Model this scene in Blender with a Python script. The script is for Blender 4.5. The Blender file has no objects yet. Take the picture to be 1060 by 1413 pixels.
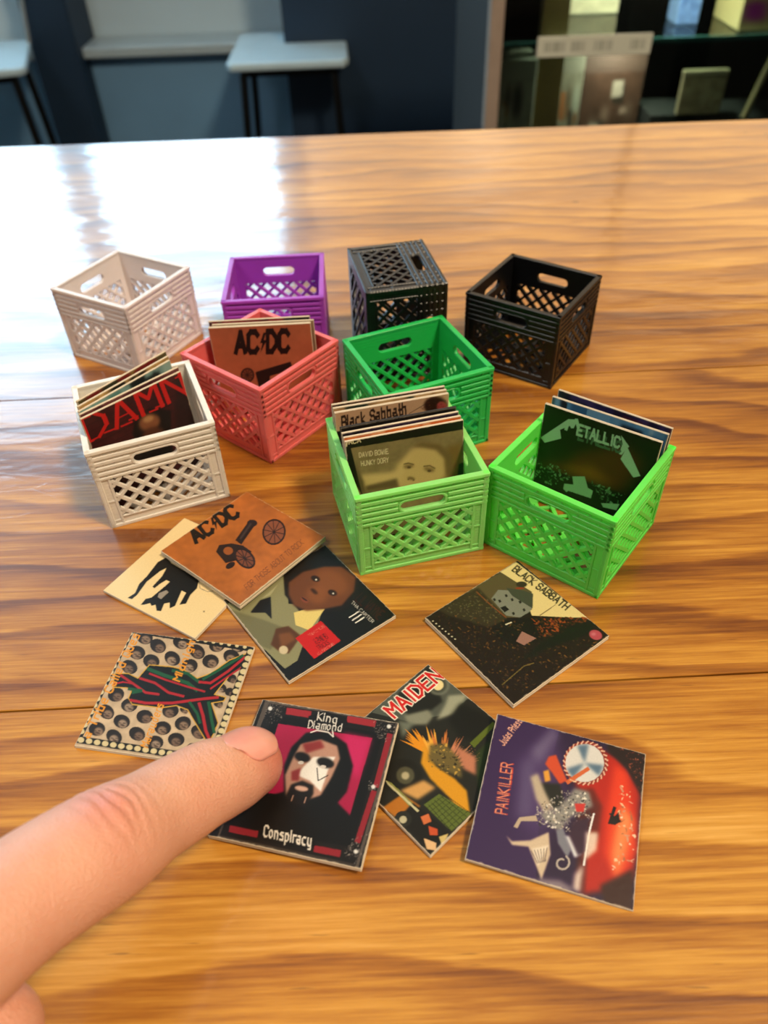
import bpy, bmesh, math, random
import numpy as np
from mathutils import Vector, Matrix
from mathutils.geometry import tessellate_polygon

# ------------------------------------------------------------------ camera, world, lights, exposure
K = 0.01                                   # every length below is in centimetres
scene = bpy.context.scene
COL = scene.collection
scene.view_settings.view_transform = 'Standard'
scene.view_settings.look = 'None'
scene.view_settings.gamma = 1.0
scene.view_settings.exposure = 0.32
scene.view_settings.use_curve_mapping = False

cam_d = bpy.data.cameras.new('camera')
cam = bpy.data.objects.new('camera', cam_d)
COL.objects.link(cam)
cam_d.sensor_fit = 'VERTICAL'
cam_d.sensor_height = 36.0
cam_d.lens = 36.0 * 1059.3 / 1413.0
cam_d.clip_start = 0.01
cam_d.clip_end = 30
_p, _r = math.radians(43.153), math.radians(-2.128)
_fw = Vector((0, math.cos(_p), -math.sin(_p)))
_rt = Vector((1, 0, 0)); _up = _rt.cross(_fw)
_r2 = _rt * math.cos(_r) + _up * math.sin(_r)
_u2 = -_rt * math.sin(_r) + _up * math.cos(_r)
cam.matrix_world = Matrix(((_r2.x, _u2.x, -_fw.x, 0), (_r2.y, _u2.y, -_fw.y, 0), (_r2.z, _u2.z, -_fw.z, 14.362 * K), (0, 0, 0, 1)))
cam_d.dof.use_dof = True
cam_d.dof.focus_distance = 0.172
cam_d.dof.aperture_fstop = cam_d.lens / 1.45
scene.camera = cam

world = bpy.data.worlds.new('world'); scene.world = world
world.use_nodes = True
world.node_tree.nodes['Background'].inputs[0].default_value = (0.62, 0.74, 0.9, 1)
world.node_tree.nodes['Background'].inputs[1].default_value = 0.8

def area_light(name, loc, target, size, energy, color):
    d = bpy.data.lights.new(name, 'AREA'); d.shape = 'DISK'; d.size = size * K
    d.energy = energy; d.color = color
    o = bpy.data.objects.new(name, d); COL.objects.link(o)
    o.location = Vector(loc) * K
    o.rotation_euler = (Vector(target) - Vector(loc)).to_track_quat('-Z', 'Y').to_euler()
    return o
area_light('ceiling_lamp_light', (75, -35, 165), (0, 14, 0), 34, 32, (1.0, 0.80, 0.56))
area_light('cabinet_fill', (38, 113.5, 6.5), (34, 122, -30), 5, 1.6, (1.0, 0.9, 0.72))  # added fill inside the cabinet top to brighten its contents, no lamp seen there
area_light('shelf_fill', (34, 113.5, -11.2), (32, 121, -27), 4, .22, (1.0, 0.9, 0.75))  # second added fill, brightens the goods below the glass shelf
area_light('pendant_lamp_light', (-100, -50, 165), (-4, 14, 0), 60, 10, (1.0, 0.94, 0.86))

# ------------------------------------------------------------------ node helpers
def srgb(h):
    if isinstance(h, str):
        c = [int(h[i:i + 2], 16) / 255 for i in (0, 2, 4)]
    else:
        c = [x / 255 for x in h]
    return tuple(x / 12.92 if x <= 0.04045 else ((x + 0.055) / 1.055) ** 2.4 for x in c) + (1.0,)

class NT:
    def __init__(s, name):
        s.m = bpy.data.materials.new(name); s.m.use_nodes = True
        s.t = s.m.node_tree; s.b = s.t.nodes['Principled BSDF']; s.out = s.t.nodes['Material Output']
    def n(s, typ, **kw):
        x = s.t.nodes.new(typ)
        for k, v in kw.items():
            if k.startswith('i_'):
                x.inputs[k[2:].replace('_', ' ')].default_value = v
            else:
                setattr(x, k, v)
        return x
    def l(s, a, b): s.t.links.new(a, b)
    def math(s, op, a, b=None, c=None):
        x = s.t.nodes.new('ShaderNodeMath'); x.operation = op
        for i, v in enumerate((a, b, c)):
            if v is None: continue
            if hasattr(v, 'links'): s.l(v, x.inputs[i])
            else: x.inputs[i].default_value = v
        return x.outputs[0]
    def vmap(s, vec, scale, loc=(0, 0, 0), rot=(0, 0, 0)):
        x = s.t.nodes.new('ShaderNodeMapping')
        x.inputs['Scale'].default_value = scale; x.inputs['Location'].default_value = loc; x.inputs['Rotation'].default_value = rot
        s.l(vec, x.inputs['Vector']); return x.outputs[0]
    def noise(s, vec, scale, detail=3, rough=.5, dist=0.):
        x = s.n('ShaderNodeTexNoise'); x.inputs['Scale'].default_value = scale
        x.inputs['Detail'].default_value = detail; x.inputs['Roughness'].default_value = rough; x.inputs['Distortion'].default_value = dist
        s.l(vec, x.inputs['Vector']); return x.outputs[0]
    def ramp(s, fac, stops, interp='LINEAR'):
        x = s.n('ShaderNodeValToRGB'); r = x.color_ramp; r.interpolation = interp
        while len(r.elements) < len(stops): r.elements.new(.5)
        for e, (p, c) in zip(r.elements, stops):
            e.position = p; e.color = c if len(c) == 4 else tuple(c) + (1,)
        s.l(fac, x.inputs[0]); return x.outputs[0]
    def mix(s, fac, a, b, mode='MIX'):
        x = s.n('ShaderNodeMix'); x.data_type = 'RGBA'; x.blend_type = mode
        for sock, v in ((x.inputs[0], fac), (x.inputs[6], a), (x.inputs[7], b)):
            if hasattr(v, 'links'): s.l(v, sock)
            else: sock.default_value = v
        return x.outputs[2]
    def bump(s, h, strength, dist):
        x = s.n('ShaderNodeBump'); x.inputs['Strength'].default_value = strength; x.inputs['Distance'].default_value = dist * K
        s.l(h, x.inputs['Height']); return x
    def cm(s):                              # object coordinates in centimetres
        t = s.n('ShaderNodeTexCoord'); return s.vmap(t.outputs['Object'], (100, 100, 100))
    def set(s, **kw):
        for k, v in kw.items(): s.b.inputs[k.replace('_', ' ')].default_value = v
        return s

def plain(name, col, rough=.5, metal=0., noise_amt=.12, nscale=1.5, bump=0.):
    t = NT(name); v = t.cm(); f = t.noise(v, nscale, 4)
    c = srgb(col); d = tuple(x * (1 - noise_amt * 2) for x in c[:3]) + (1,)
    t.l(t.mix(f, c, d), t.b.inputs['Base Color'])
    t.set(Roughness=rough, Metallic=metal)
    if bump:
        t.l(t.bump(t.noise(v, nscale * 6, 3), .5, bump).outputs[0], t.b.inputs['Normal'])
    return t.m

def plastic(name, col, rough=.38, sss=.0, trans=0.0, radius=(1, 1, 1)):
    """3D-printed plastic: fine horizontal layer lines"""
    t = NT(name); v = t.cm()
    f = t.noise(v, 1.3, 3)
    c = srgb(col); d = tuple(x * .93 for x in c[:3]) + (1,)
    colr = t.mix(f, c, d)
    t.l(colr, t.b.inputs['Base Color'])
    t.set(Roughness=rough)
    w = t.n('ShaderNodeTexWave', wave_type='BANDS', bands_direction='Z')
    w.inputs['Scale'].default_value = 3.2; w.inputs['Distortion'].default_value = .3
    t.l(v, w.inputs['Vector'])
    h = t.math('ADD', w.outputs['Fac'], t.math('MULTIPLY', t.noise(v, 14, 3), .8))
    b = t.bump(h, .25, .008); t.l(b.outputs[0], t.b.inputs['Normal'])
    if sss:
        t.set(Subsurface_Weight=sss, Subsurface_Scale=.18 * K)
        t.b.inputs['Subsurface Radius'].default_value = radius
    if trans:
        tr = t.n('ShaderNodeBsdfTranslucent'); t.l(colr, tr.inputs['Color'])
        mx = t.n('ShaderNodeMixShader'); mx.inputs[0].default_value = trans
        t.l(t.b.outputs[0], mx.inputs[1]); t.l(tr.outputs[0], mx.inputs[2]); t.l(mx.outputs[0], t.out.inputs[0])
    return t.m

def wood_material():
    t = NT('varnished_pine'); v0 = t.cm()
    oi = t.n('ShaderNodeObjectInfo')
    off = t.n('ShaderNodeCombineXYZ')
    t.l(t.math('MULTIPLY', oi.outputs['Random'], 317.), off.inputs[0]); t.l(t.math('MULTIPLY', oi.outputs['Random'], 91.), off.inputs[1]); t.l(t.math('MULTIPLY', oi.outputs['Random'], 53.), off.inputs[2])
    va = t.n('ShaderNodeVectorMath', operation='ADD'); t.l(v0, va.inputs[0]); t.l(off.outputs[0], va.inputs[1]); v = va.outputs[0]
    sep = t.n('ShaderNodeSeparateXYZ'); t.l(v, sep.inputs[0])
    n1 = t.noise(t.vmap(v, (.045, .16, .2)), 1.0, 2, .5)
    n2 = t.noise(t.vmap(v, (.16, .8, .5)), 1.0, 4, .6)
    h = t.math('ADD', t.math('MULTIPLY', sep.outputs[1], .62), t.math('ADD', t.math('MULTIPLY', n1, 5.5), t.math('MULTIPLY', n2, .55)))
    fr = t.math('FRACT', h)
    ring = t.ramp(fr, [(0, (.12,) * 3), (.35, (.25,) * 3), (.62, (.5,) * 3), (.86, (.95,) * 3), (.93, (.85,) * 3), (1, (.12,) * 3)])
    fib = t.noise(t.vmap(v, (.35, 9, 4)), 1.0, 5, .65)
    fib2 = t.noise(t.vmap(v, (.9, 26, 8)), 1.0, 3, .6)
    patch = t.noise(t.vmap(v, (.09, .22, .2)), 1.0, 3, .55)
    k = t.math('ADD', t.math('MULTIPLY', ring, .22), t.math('ADD', t.math('MULTIPLY', fib, .52), t.math('MULTIPLY', patch, .58)))
    col = t.ramp(k, [(.34, srgb('dba552')), (.50, srgb('c28832')), (.64, srgb('a0641e')), (.80, srgb('6f3b12')), (1., srgb('3a1b09'))])
    # short dark resin streaks and pin knots
    st = t.noise(t.vmap(v, (.8, 10, 3)), 1.0, 2, .5)
    stm = t.ramp(st, [(.70, (0,) * 3), (.76, (1,) * 3)])
    col = t.mix(t.math('MULTIPLY', stm, .45), col, srgb('45220c'))
    vo = t.n('ShaderNodeTexVoronoi'); vo.inputs['Scale'].default_value = 1.
    t.l(t.vmap(v, (.28, .55, .3)), vo.inputs['Vector'])
    kn = t.ramp(vo.outputs['Distance'], [(.03, (1,) * 3), (.055, (0,) * 3)])
    col = t.mix(t.math('MULTIPLY', kn, .8), col, srgb('2a1408'))
    t.l(col, t.b.inputs['Base Color'])
    t.set(Roughness=.34, Coat_Weight=.9, Coat_Roughness=.10, Coat_IOR=1.5)
    wv = t.noise(t.vmap(v, (.28, .75, .5)), 1.0, 3, .5)
    fine = t.noise(t.vmap(v, (2.4, 5, 2)), 1.0, 4, .65)
    vs = t.n('ShaderNodeTexVoronoi', feature='DISTANCE_TO_EDGE'); vs.inputs['Scale'].default_value = 1.
    t.l(t.vmap(v, (.35, 1.1, .5), rot=(0, 0, .5)), vs.inputs['Vector'])
    scr = t.ramp(vs.outputs[0], [(.0, (0,) * 3), (.018, (1,) * 3)])
    hh = t.math('ADD', t.math('MULTIPLY', wv, 1.0), t.math('ADD', t.math('MULTIPLY', fine, .05), t.math('MULTIPLY', scr, .02)))
    b = t.bump(hh, .55, .085)
    t.l(b.outputs[0], t.b.inputs['Coat Normal'])
    b2 = t.bump(fib, .4, .012); t.l(b2.outputs[0], t.b.inputs['Normal'])
    return t.m

def print_material(name, rough=.42):
    t = NT(name); a = t.n('ShaderNodeAttribute', attribute_name='print')
    v = t.cm(); g = t.noise(v, 30, 3)
    c = t.mix(t.math('MULTIPLY', g, .22), a.outputs['Color'], (0.02, .015, .01, 1))
    t.l(c, t.b.inputs['Base Color'])
    t.set(Roughness=rough, Coat_Weight=.12, Coat_Roughness=.3)
    t.b.inputs['Specular IOR Level'].default_value = .3
    t.l(t.bump(t.noise(v, 9, 3), .3, .006).outputs[0], t.b.inputs['Normal'])
    return t.m

def skin_material():
    t = NT('skin'); v = t.cm()
    a = t.n('ShaderNodeAttribute', attribute_name='flush')
    f = t.noise(v, 1.6, 4, .6); f2 = t.noise(v, 7, 3)
    c = t.mix(f, srgb('e2ab8e'), srgb('d59376'))
    c = t.mix(t.math('MULTIPLY', f2, .25), c, srgb('ecbea6'))
    c = t.mix(a.outputs['Fac'], c, srgb('cf7a66'))
    t.l(c, t.b.inputs['Base Color'])
    t.set(Roughness=.42, Subsurface_Weight=.22, Subsurface_Scale=.25 * K, Coat_Weight=.12, Coat_Roughness=.3)
    t.b.inputs['Subsurface Radius'].default_value = (1, .35, .2)
    fine = t.noise(t.vmap(v, (1, 1, 1)), 22, 4, .6)
    vo = t.n('ShaderNodeTexVoronoi'); vo.inputs['Scale'].default_value = 26; t.l(v, vo.inputs['Vector'])
    h = t.math('ADD', fine, t.math('MULTIPLY', vo.outputs['Distance'], .6))
    t.l(t.bump(h, .6, .03).outputs[0], t.b.inputs['Normal'])
    return t.m

def emit_material(name, col, strength):
    t = NT(name); v = t.cm()
    c = t.mix(t.noise(v, .012, 2), srgb(col), tuple(x * .8 for x in srgb(col)[:3]) + (1,))
    t.l(c, t.b.inputs['Emission Color']); t.set(Emission_Strength=strength, Roughness=.2)
    return t.m

def glass_material(name, tint):
    t = NT(name)
    tr = t.n('ShaderNodeBsdfTransparent'); gl = t.n('ShaderNodeBsdfGlossy'); gl.inputs['Roughness'].default_value = .03
    v = t.cm(); t.l(t.mix(t.noise(v, .2, 2), srgb(tint), tuple(x * .95 for x in srgb(tint)[:3]) + (1,)), tr.inputs['Color'])
    fr = t.n('ShaderNodeFresnel'); fr.inputs[0].default_value = 1.45
    mx = t.n('ShaderNodeMixShader'); t.l(fr.outputs[0], mx.inputs[0]); t.l(tr.outputs[0], mx.inputs[1]); t.l(gl.outputs[0], mx.inputs[2]); t.l(mx.outputs[0], t.out.inputs[0])
    return t.m

# ------------------------------------------------------------------ object helpers
def tag(o, label=None, cat=None, group=None, kind=None):
    if label: o['label'] = label
    if cat: o['category'] = cat
    if group: o['group'] = group
    if kind: o['kind'] = kind
    return o
def empty(name, loc=(0, 0, 0), rot=(0, 0, 0)):
    o = bpy.data.objects.new(name, None); COL.objects.link(o)
    o.empty_display_size = .01
    o.location = Vector(loc) * K; o.rotation_euler = rot
    return o
class MB:
    """collects triangles and quads in centimetres"""
    def __init__(s): s.v = []; s.f = []; s.m = []
    def add(s, vs, fs, mat=0):
        n = len(s.v); s.v += [tuple(p) for p in vs]
        s.f += [tuple(i + n for i in f) for f in fs]; s.m += [mat] * len(fs); return s
    def box(s, x0, y0, z0, x1, y1, z1, mat=0):
        vs = [(x0, y0, z0), (x1, y0, z0), (x1, y1, z0), (x0, y1, z0), (x0, y0, z1), (x1, y0, z1), (x1, y1, z1), (x0, y1, z1)]
        return s.add(vs, [(0, 3, 2, 1), (4, 5, 6, 7), (0, 1, 5, 4), (1, 2, 6, 5), (2, 3, 7, 6), (3, 0, 4, 7)], mat)
    def prism(s, loops, a, b, axis='y', mat=0):
        """outline (first loop) with holes, extruded from a to b along an axis; loops in the other two coordinates"""
        def P(u, w, d): return {'y': (u, d, w), 'z': (u, w, d), 'x': (d, u, w)}[axis]
        pts = [p for lo in loops for p in lo]
        tri = tessellate_polygon([[Vector((p[0], p[1], 0)) for p in lo] for lo in loops])
        n = len(pts); vs = [P(*p, a) for p in pts] + [P(*p, b) for p in pts]
        fs = [tuple(t) for t in tri] + [tuple(i + n for i in reversed(t)) for t in tri]
        k = 0
        for lo in loops:
            m = len(lo)
            for i in range(m): fs.append((k + i, k + (i + 1) % m, k + (i + 1) % m + n, k + i + n))
            k += m
        return s.add(vs, fs, mat)
    def tube(s, p, q, r, n=12, mat=0):
        p, q = Vector(p), Vector(q); d = (q - p).normalized(); u = d.orthogonal().normalized(); w = d.cross(u)
        vs = [c + (u * math.cos(2 * math.pi * i / n) + w * math.sin(2 * math.pi * i / n)) * r for c in (p, q) for i in range(n)]
        fs = [(i, (i + 1) % n, (i + 1) % n + n, i + n) for i in range(n)] + [tuple(range(n)), tuple(reversed(range(n, 2 * n)))]
        return s.add(vs, fs, mat)
    def lathe(s, prof, n=20, mat=0, c=(0, 0)):
        vs = [(c[0] + r * math.cos(2 * math.pi * i / n), c[1] + r * math.sin(2 * math.pi * i / n), z) for r, z in prof for i in range(n)]
        fs = [(j * n + i, j * n + (i + 1) % n, (j + 1) * n + (i + 1) % n, (j + 1) * n + i) for j in range(len(prof) - 1) for i in range(n)]
        fs += [tuple(reversed(range(n))), tuple(range((len(prof) - 1) * n, len(prof) * n))]
        return s.add(vs, fs, mat)
    def mesh(s, name, mats):
        me = bpy.data.meshes.new(name)
        me.from_pydata([(x * K, y * K, z * K) for x, y, z in s.v], [], s.f)
        for m in (mats if isinstance(mats, (list, tuple)) else [mats]): me.materials.append(m)
        me.polygons.foreach_set('material_index', s.m)
        bm = bmesh.new(); bm.from_mesh(me); bmesh.ops.recalc_face_normals(bm, faces=bm.faces); bm.to_mesh(me); bm.free()
        return me
    def build(s, name, mats, parent=None, bevel=0., smooth=False, seg=1):
        o = link(name, s.mesh(name, mats), parent)
        if bevel:
            b = o.modifiers.new('bevel', 'BEVEL'); b.width = bevel * K; b.segments = seg; b.limit_method = 'ANGLE'; b.angle_limit = .6
        if smooth:
            for p in o.data.polygons: p.use_smooth = True
        return o
def link(name, me, parent=None):
    o = bpy.data.objects.new(name, me); COL.objects.link(o)
    if parent: o.parent = parent
    return o
def box(name, x0, y0, z0, x1, y1, z1, mat, parent=None, bevel=0.): return MB().box(x0, y0, z0, x1, y1, z1).build(name, mat, parent, bevel)

# ------------------------------------------------------------------ the room
M_wallnavy = plain('navy_paint', '14304a', .6, nscale=.05)
M_wallgrey = plain('hazed_wall_paint', 'd0e8f6', .7, nscale=.02)  # wall colour lightened to carry the bluish haze of the left side
M_dado = plain('hazed_dado_paint', '78a6cc', .6, nscale=.05)  # dark navy dado with the bluish haze painted into its colour
M_front = plain('brown_wall_paint', '6a5a4c', .8, nscale=.03)
M_cream = plain('cream_paint', 'd8d2c4', .8, nscale=.03)
M_floor = plain('dark_floor_tiles', '3a3632', .35, nscale=.05)
M_pale = plain('pale_sill_paint', 'b9cad2', .35, nscale=.1)
M_sky = emit_material('daylit_window_glass', 'b4e2ff', 6.6)
M_glowpane = emit_material('added_glow_pane', 'ffd29a', 1.15)  # glowing surface made up for the reflection on the table
M_frame = plain('window_frame_paint', 'dbe8ee', .5)
def struct(o): return tag(o, kind='structure')
FZ = -75
struct(box('floor', -300, -260, FZ - 4, 300, 262, FZ, M_floor))
struct(box('ceiling', -300, -260, 200, 300, 262, 204, M_cream))
struct(box('wall_left', -304, -260, FZ, -300, 262, 200, M_cream))
struct(box('wall_right', 300, -260, FZ, 304, 262, 200, M_cream))
struct(box('wall_front', -300, -264, FZ, 300, -260, 200, M_front))
# back wall: navy dado and blue-grey band with haze painted in, daylit windows and one added glowing window above, navy pier at the right of them
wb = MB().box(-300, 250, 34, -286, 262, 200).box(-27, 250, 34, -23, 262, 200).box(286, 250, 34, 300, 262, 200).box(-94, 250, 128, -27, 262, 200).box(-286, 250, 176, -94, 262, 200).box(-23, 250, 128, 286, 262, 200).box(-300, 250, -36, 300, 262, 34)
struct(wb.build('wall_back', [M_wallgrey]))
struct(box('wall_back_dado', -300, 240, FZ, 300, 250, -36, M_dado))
struct(box('trim_1', -300, 236, -36, 300, 250, -33.4, M_pale, bevel=.4))
struct(box('trim_2', -88, 232, FZ, -76, 250, 30, M_wallnavy, bevel=.5))
struct(box('wall_pier', -20, 215, FZ, 60, 250, 32, M_wallnavy))
def window(n, x0, x1, z0, z1, bars, glass, M_frame=M_frame):
    f = MB()
    f.box(x0, 249, z0, x1, 254, z0 + 3).box(x0, 249, z1 - 3, x1, 254, z1).box(x0, 249, z0 + 3, x0 + 3, 254, z1 - 3).box(x1 - 3, 249, z0 + 3, x1, 254, z1 - 3)
    o = struct(f.build('window_%d' % n, [M_frame], bevel=.3))
    w = (x1 - x0 - 6) / bars
    for i in range(bars):
        box('pane', x0 + 3 + i * w, 252, z0 + 3, x0 + 3 + (i + 1) * w - (2 if i < bars - 1 else 0), 253, z1 - 3, glass, o)
        if i < bars - 1: box('mullion', x0 + 1 + (i + 1) * w, 249.5, z0 + 3, x0 + 3 + (i + 1) * w, 254.5, z1 - 3, M_frame, o)
    return o
window(1, -90, -27, 34, 128, 1, M_sky)
window(2, -286, -94, 34, 176, 3, M_sky)
window(3, -23, 286, 34, 128, 3, M_glowpane, M_cream)  # unseen, added so the right of the table reflects something bright
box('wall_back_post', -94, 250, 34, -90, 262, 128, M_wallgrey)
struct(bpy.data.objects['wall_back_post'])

# ------------------------------------------------------------------ the table
M_wood = wood_material()
M_dark = plain('dark_steel', '1c1b1b', .4, .6)
table = empty('table', (0, 0, 0))
tag(table, 'varnished orange pine plank table holding the tiny crates and record sleeves', 'table')
SL = .0171                                             # the boards run almost level, one degree off
def board(y0, y1, e0=None, e1=None):
    X0, X1, g = -75, 75, .022
    a = [(X0, y0 + SL * X0 + g), (X1, y0 + SL * X1 + g), (X1, (y1 + SL * X1 - g) if e1 is None else e1[1]), (X0, (y1 + SL * X0 - g) if e0 is None else e1[0])]
    return MB().prism([a], -3.2, 0, 'z').build('plank', M_wood, table, bevel=.014, seg=1)
for y0, y1 in ((-26.6, -14.5), (-14.5, -2.45), (-2.45, 9.57), (9.57, 21.6)): board(y0, y1)
board(21.6, 47.3, e0=1, e1=(47.45, 47.05))
fr = MB()
for x in (-70, 66): fr.box(x, -22, -8, x + 4, 43, -3.2)
fr.box(-66, -22, -8, 66, -19, -3.2).box(-66, 40, -8, 66, 43, -3.2)
fr.build('apron', M_dark, table)
for x in (-70, 65):
    for y in (-22, 38): MB().box(x, y, FZ, x + 5, y + 5, -8).build('leg', M_dark, table)

# ------------------------------------------------------------------ miniature milk crates
CW, CH, CT = 3.28, 2.586, .145
def slot(cx, cz, hw, hh, n=8):
    p = []
    for s in (1, -1):
        for i in range(n + 1):
            a = -math.pi / 2 + math.pi * i / n
            p.append((cx + s * (hw - hh + hh * math.cos(a)), cz + s * hh * math.sin(a)))
    return p
LX0, LX1, LZ0, LZ1 = -CW * .385, CW * .385, CH * .135, CH * .625
def panel_mesh(mat, rim_mat):
    m = MB(); h = CW / 2; i0 = -CT; i1 = -CT * .26
    m.prism([[(-h + .004, 0), (h - .004, 0), (h - .004, CH - .03), (-h + .004, CH - .03)], slot(0, CH * .79, .555, .155),
             [(LX0, LZ0), (LX0, LZ1), (LX1, LZ1), (LX1, LZ0)]], i0, i1)
    def rib(x0, z0, x1, z1, d=0.): m.box(x0, i1 - .005, z0, x1, d, z1)
    sw, sz0, sz1 = .62, CH * .79 - .2, CH * .79 + .2        # ribs stop at the handle
    m.box(-h, i0 - .002, CH - .10, h, .012, CH)                           # rim
    for z in (CH * .905, CH * .84, CH * .775, CH * .71):
        if sz0 < z < sz1:
            rib(-h, z - .05, -sw, z + .05); rib(sw, z - .05, h, z + .05)
        else: rib(-h, z - .05, h, z + .05)
    rib(-h, CH * .635, h, CH * .665, .0)
    for x in (-h + .02, h - .10): rib(x, 0, x + .08, CH - .1)
    for x in (-1.32, -1.05, -.78, .72, .99, 1.26): rib(x, CH * .65, x + .06, CH - .08, -.02)
    for x in (-.35, 0.29): rib(x, CH * .895, x + .06, CH - .08, -.02)
    rib(LX0 - .07, 0.1, LX0, CH * .64, -.01); rib(LX1, .1, LX1 + .07, CH * .64, -.01)
    rib(-h, 0, h, .11); rib(LX0, LZ0 - .06, LX1, LZ0, -.01); rib(-h + .05, .18, LX0, .24, -.02); rib(LX1, .18, h - .05, .24, -.02)
    rib(-h, CH * .33, LX0, CH * .355, -.02); rib(LX1, CH * .33, h, CH * .355, -.02)
    # raised collar round the handle
    m.prism([slot(0, CH * .79, .62, .21), slot(0, CH * .79, .555, .155)], i1, -.012)
    return m.mesh('side_panel', [mat])
def lattice_mesh(mat, x0=LX0, x1=LX1, z0=LZ0, z1=LZ1, pitch=.335, bw=.125, d=((-.085, -.014), (-.14, -.022)), axis='y', both=True):
    m = MB(); s2 = math.sqrt(.5)
    for fam, (da, db) in zip((1, -1) if both else (1,), d):
        cx, cz = (x0 + x1) / 2, (z0 + z1) / 2
        for k in range(-12, 13):
            c = (k + .5) * pitch                              # line: s2*(x*fam - z) = c  -> direction (1, fam)
            pts = []
            hw, hh = (x1 - x0) / 2 + .02, (z1 - z0) / 2 + .02
            # param along direction (s2, fam*s2) from point p0
            p0 = (c * s2 * 1, -fam * c * s2)
            tmin, tmax = -9, 9
            for (p, dd, lim) in ((p0[0], s2, hw), (p0[1], fam * s2, hh)):
                a, b = (-lim - p) / dd, (lim - p) / dd
                if a > b: a, b = b, a
                tmin, tmax = max(tmin, a), min(tmax, b)
            if tmax - tmin < .06: continue
            q = []
            for t, sg in ((tmin, -1), (tmax, -1), (tmax, 1), (tmin, 1)):
                x = p0[0] + s2 * t + sg * (-fam * s2) * bw / 2; z = p0[1] + fam * s2 * t + sg * s2 * bw / 2
                q.append((cx + max(-hw, min(hw, x)), cz + max(-hh, min(hh, z))))
            m.prism([q], da, db, axis)
    return m.mesh('lattice', [mat])
def base_mesh(mat):
    h = CW / 2 - CT + .01; i = h - .28
    m = MB().prism([[(-h, -h), (h, -h), (h, h), (-h, h)], [(-i, -i), (-i, i), (i, i), (i, -i)]], .0, .12, 'z')
    m.box(-i, -.07, .02, i, .07, .11).box(-.07, -i, .02, .07, i, .11)
    return m.mesh('base', [mat]), lattice_mesh(mat, -i, i, -i, i, .40, .13, ((.0, .07), (.055, .12)), 'z')
def make_crate(mat, x, y, rz, label, side=False):
    root = empty('milk_crate', (x, y, 0), (0, 0, math.radians(rz)))
    tag(root, label, 'crate', 'miniature milk crates on the table')
    inner = root
    pm, lm = panel_mesh(mat, mat), lattice_mesh(mat)
    bm_, bl = base_mesh(mat)
    # frame of the crate body (lying on a side panel when side=True, opening to +x)
    B = Matrix.Identity(4)
    if side: B = Matrix.Translation(Vector((-CH / 2, 0, CW / 2)) * K) @ Matrix.Rotation(math.pi / 2, 4, 'Y')
    for k in range(4):
        p = link('side_panel', pm, root)
        p.matrix_local = B @ Matrix.Rotation(k * math.pi / 2, 4, 'Z') @ Matrix.Translation(Vector((0, -CW / 2, 0)) * K) @ Matrix.Rotation(math.pi, 4, 'Z')
        # the outer face of the panel mesh points to +y; after the turn it points outwards
        l = link('lattice', lm, p)
        bv = p.modifiers.new('bevel', 'BEVEL'); bv.width = .012 * K; bv.segments = 1; bv.limit_method = 'ANGLE'
    b = link('base', bm_, root); b.matrix_local = B
    link('lattice', bl, b)
    return root
lime_r = (.6, 1, .45)
M_white = plastic('white_plastic', 'fbf3e6', .4, .3, .15, (1, .9, .8))
M_white2 = plastic('haze_tinted_white_plastic', 'f6ebe8', .42, .3, .15, (1, .85, .8))  # white plastic with the pinkish cast of the haze put into its colour
M_purple = plastic('purple_plastic', 'b048cc', .38, .3, .12, (1, .4, 1))
M_pink = plastic('coral_pink_plastic', 'ff7876', .38, .35, .2, (1, .35, .3))
M_green = plastic('green_plastic', '26c45c', .36, .3, .14, lime_r)
M_lime = plastic('translucent_lime_plastic', 'b0ff94', .34, .35, .40, lime_r)
M_lime2 = plastic('translucent_neon_green_plastic', '86ff74', .32, .35, .42, lime_r)
M_black = plastic('black_plastic', '0c0d10', .34)
CR = [('A', -8.64, 24.71, -29.5, M_white2, 'empty white plastic crate with a painted-in pinkish haze tint at the far left of the table'),
      ('B', -6.42, 17.16, 20.6, M_white, 'cream white plastic crate holding the dark red lettered sleeve'),
      ('C', -3.38, 24.35, 1.6, M_purple, 'purple plastic crate behind the coral pink crate'),
      ('D', -3.47, 19.87, -39.8, M_pink, 'coral pink plastic crate holding a brown sleeve'),
      ('F', 1.09, 19.18, 21.9, M_green, 'empty dark green plastic crate in the middle of the table'),
      ('G', 5.17, 23.13, -35.1, M_black, 'upright black plastic crate with its opening on top, back right'),
      ('H', .56, 14.98, 13.5, M_lime, 'lime green plastic crate holding the sepia portrait sleeve'),
      ('I', 4.84, 14.26, -39.3, M_lime2, 'neon green plastic crate at right holding the dark green sleeve')]
for k, x, y, a, m, lab in CR: make_crate(m, x, y, a, lab)
make_crate(M_black, .665, 23.41, 10.5, 'black plastic crate tipped over onto its side behind the green crate', side=True)

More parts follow.
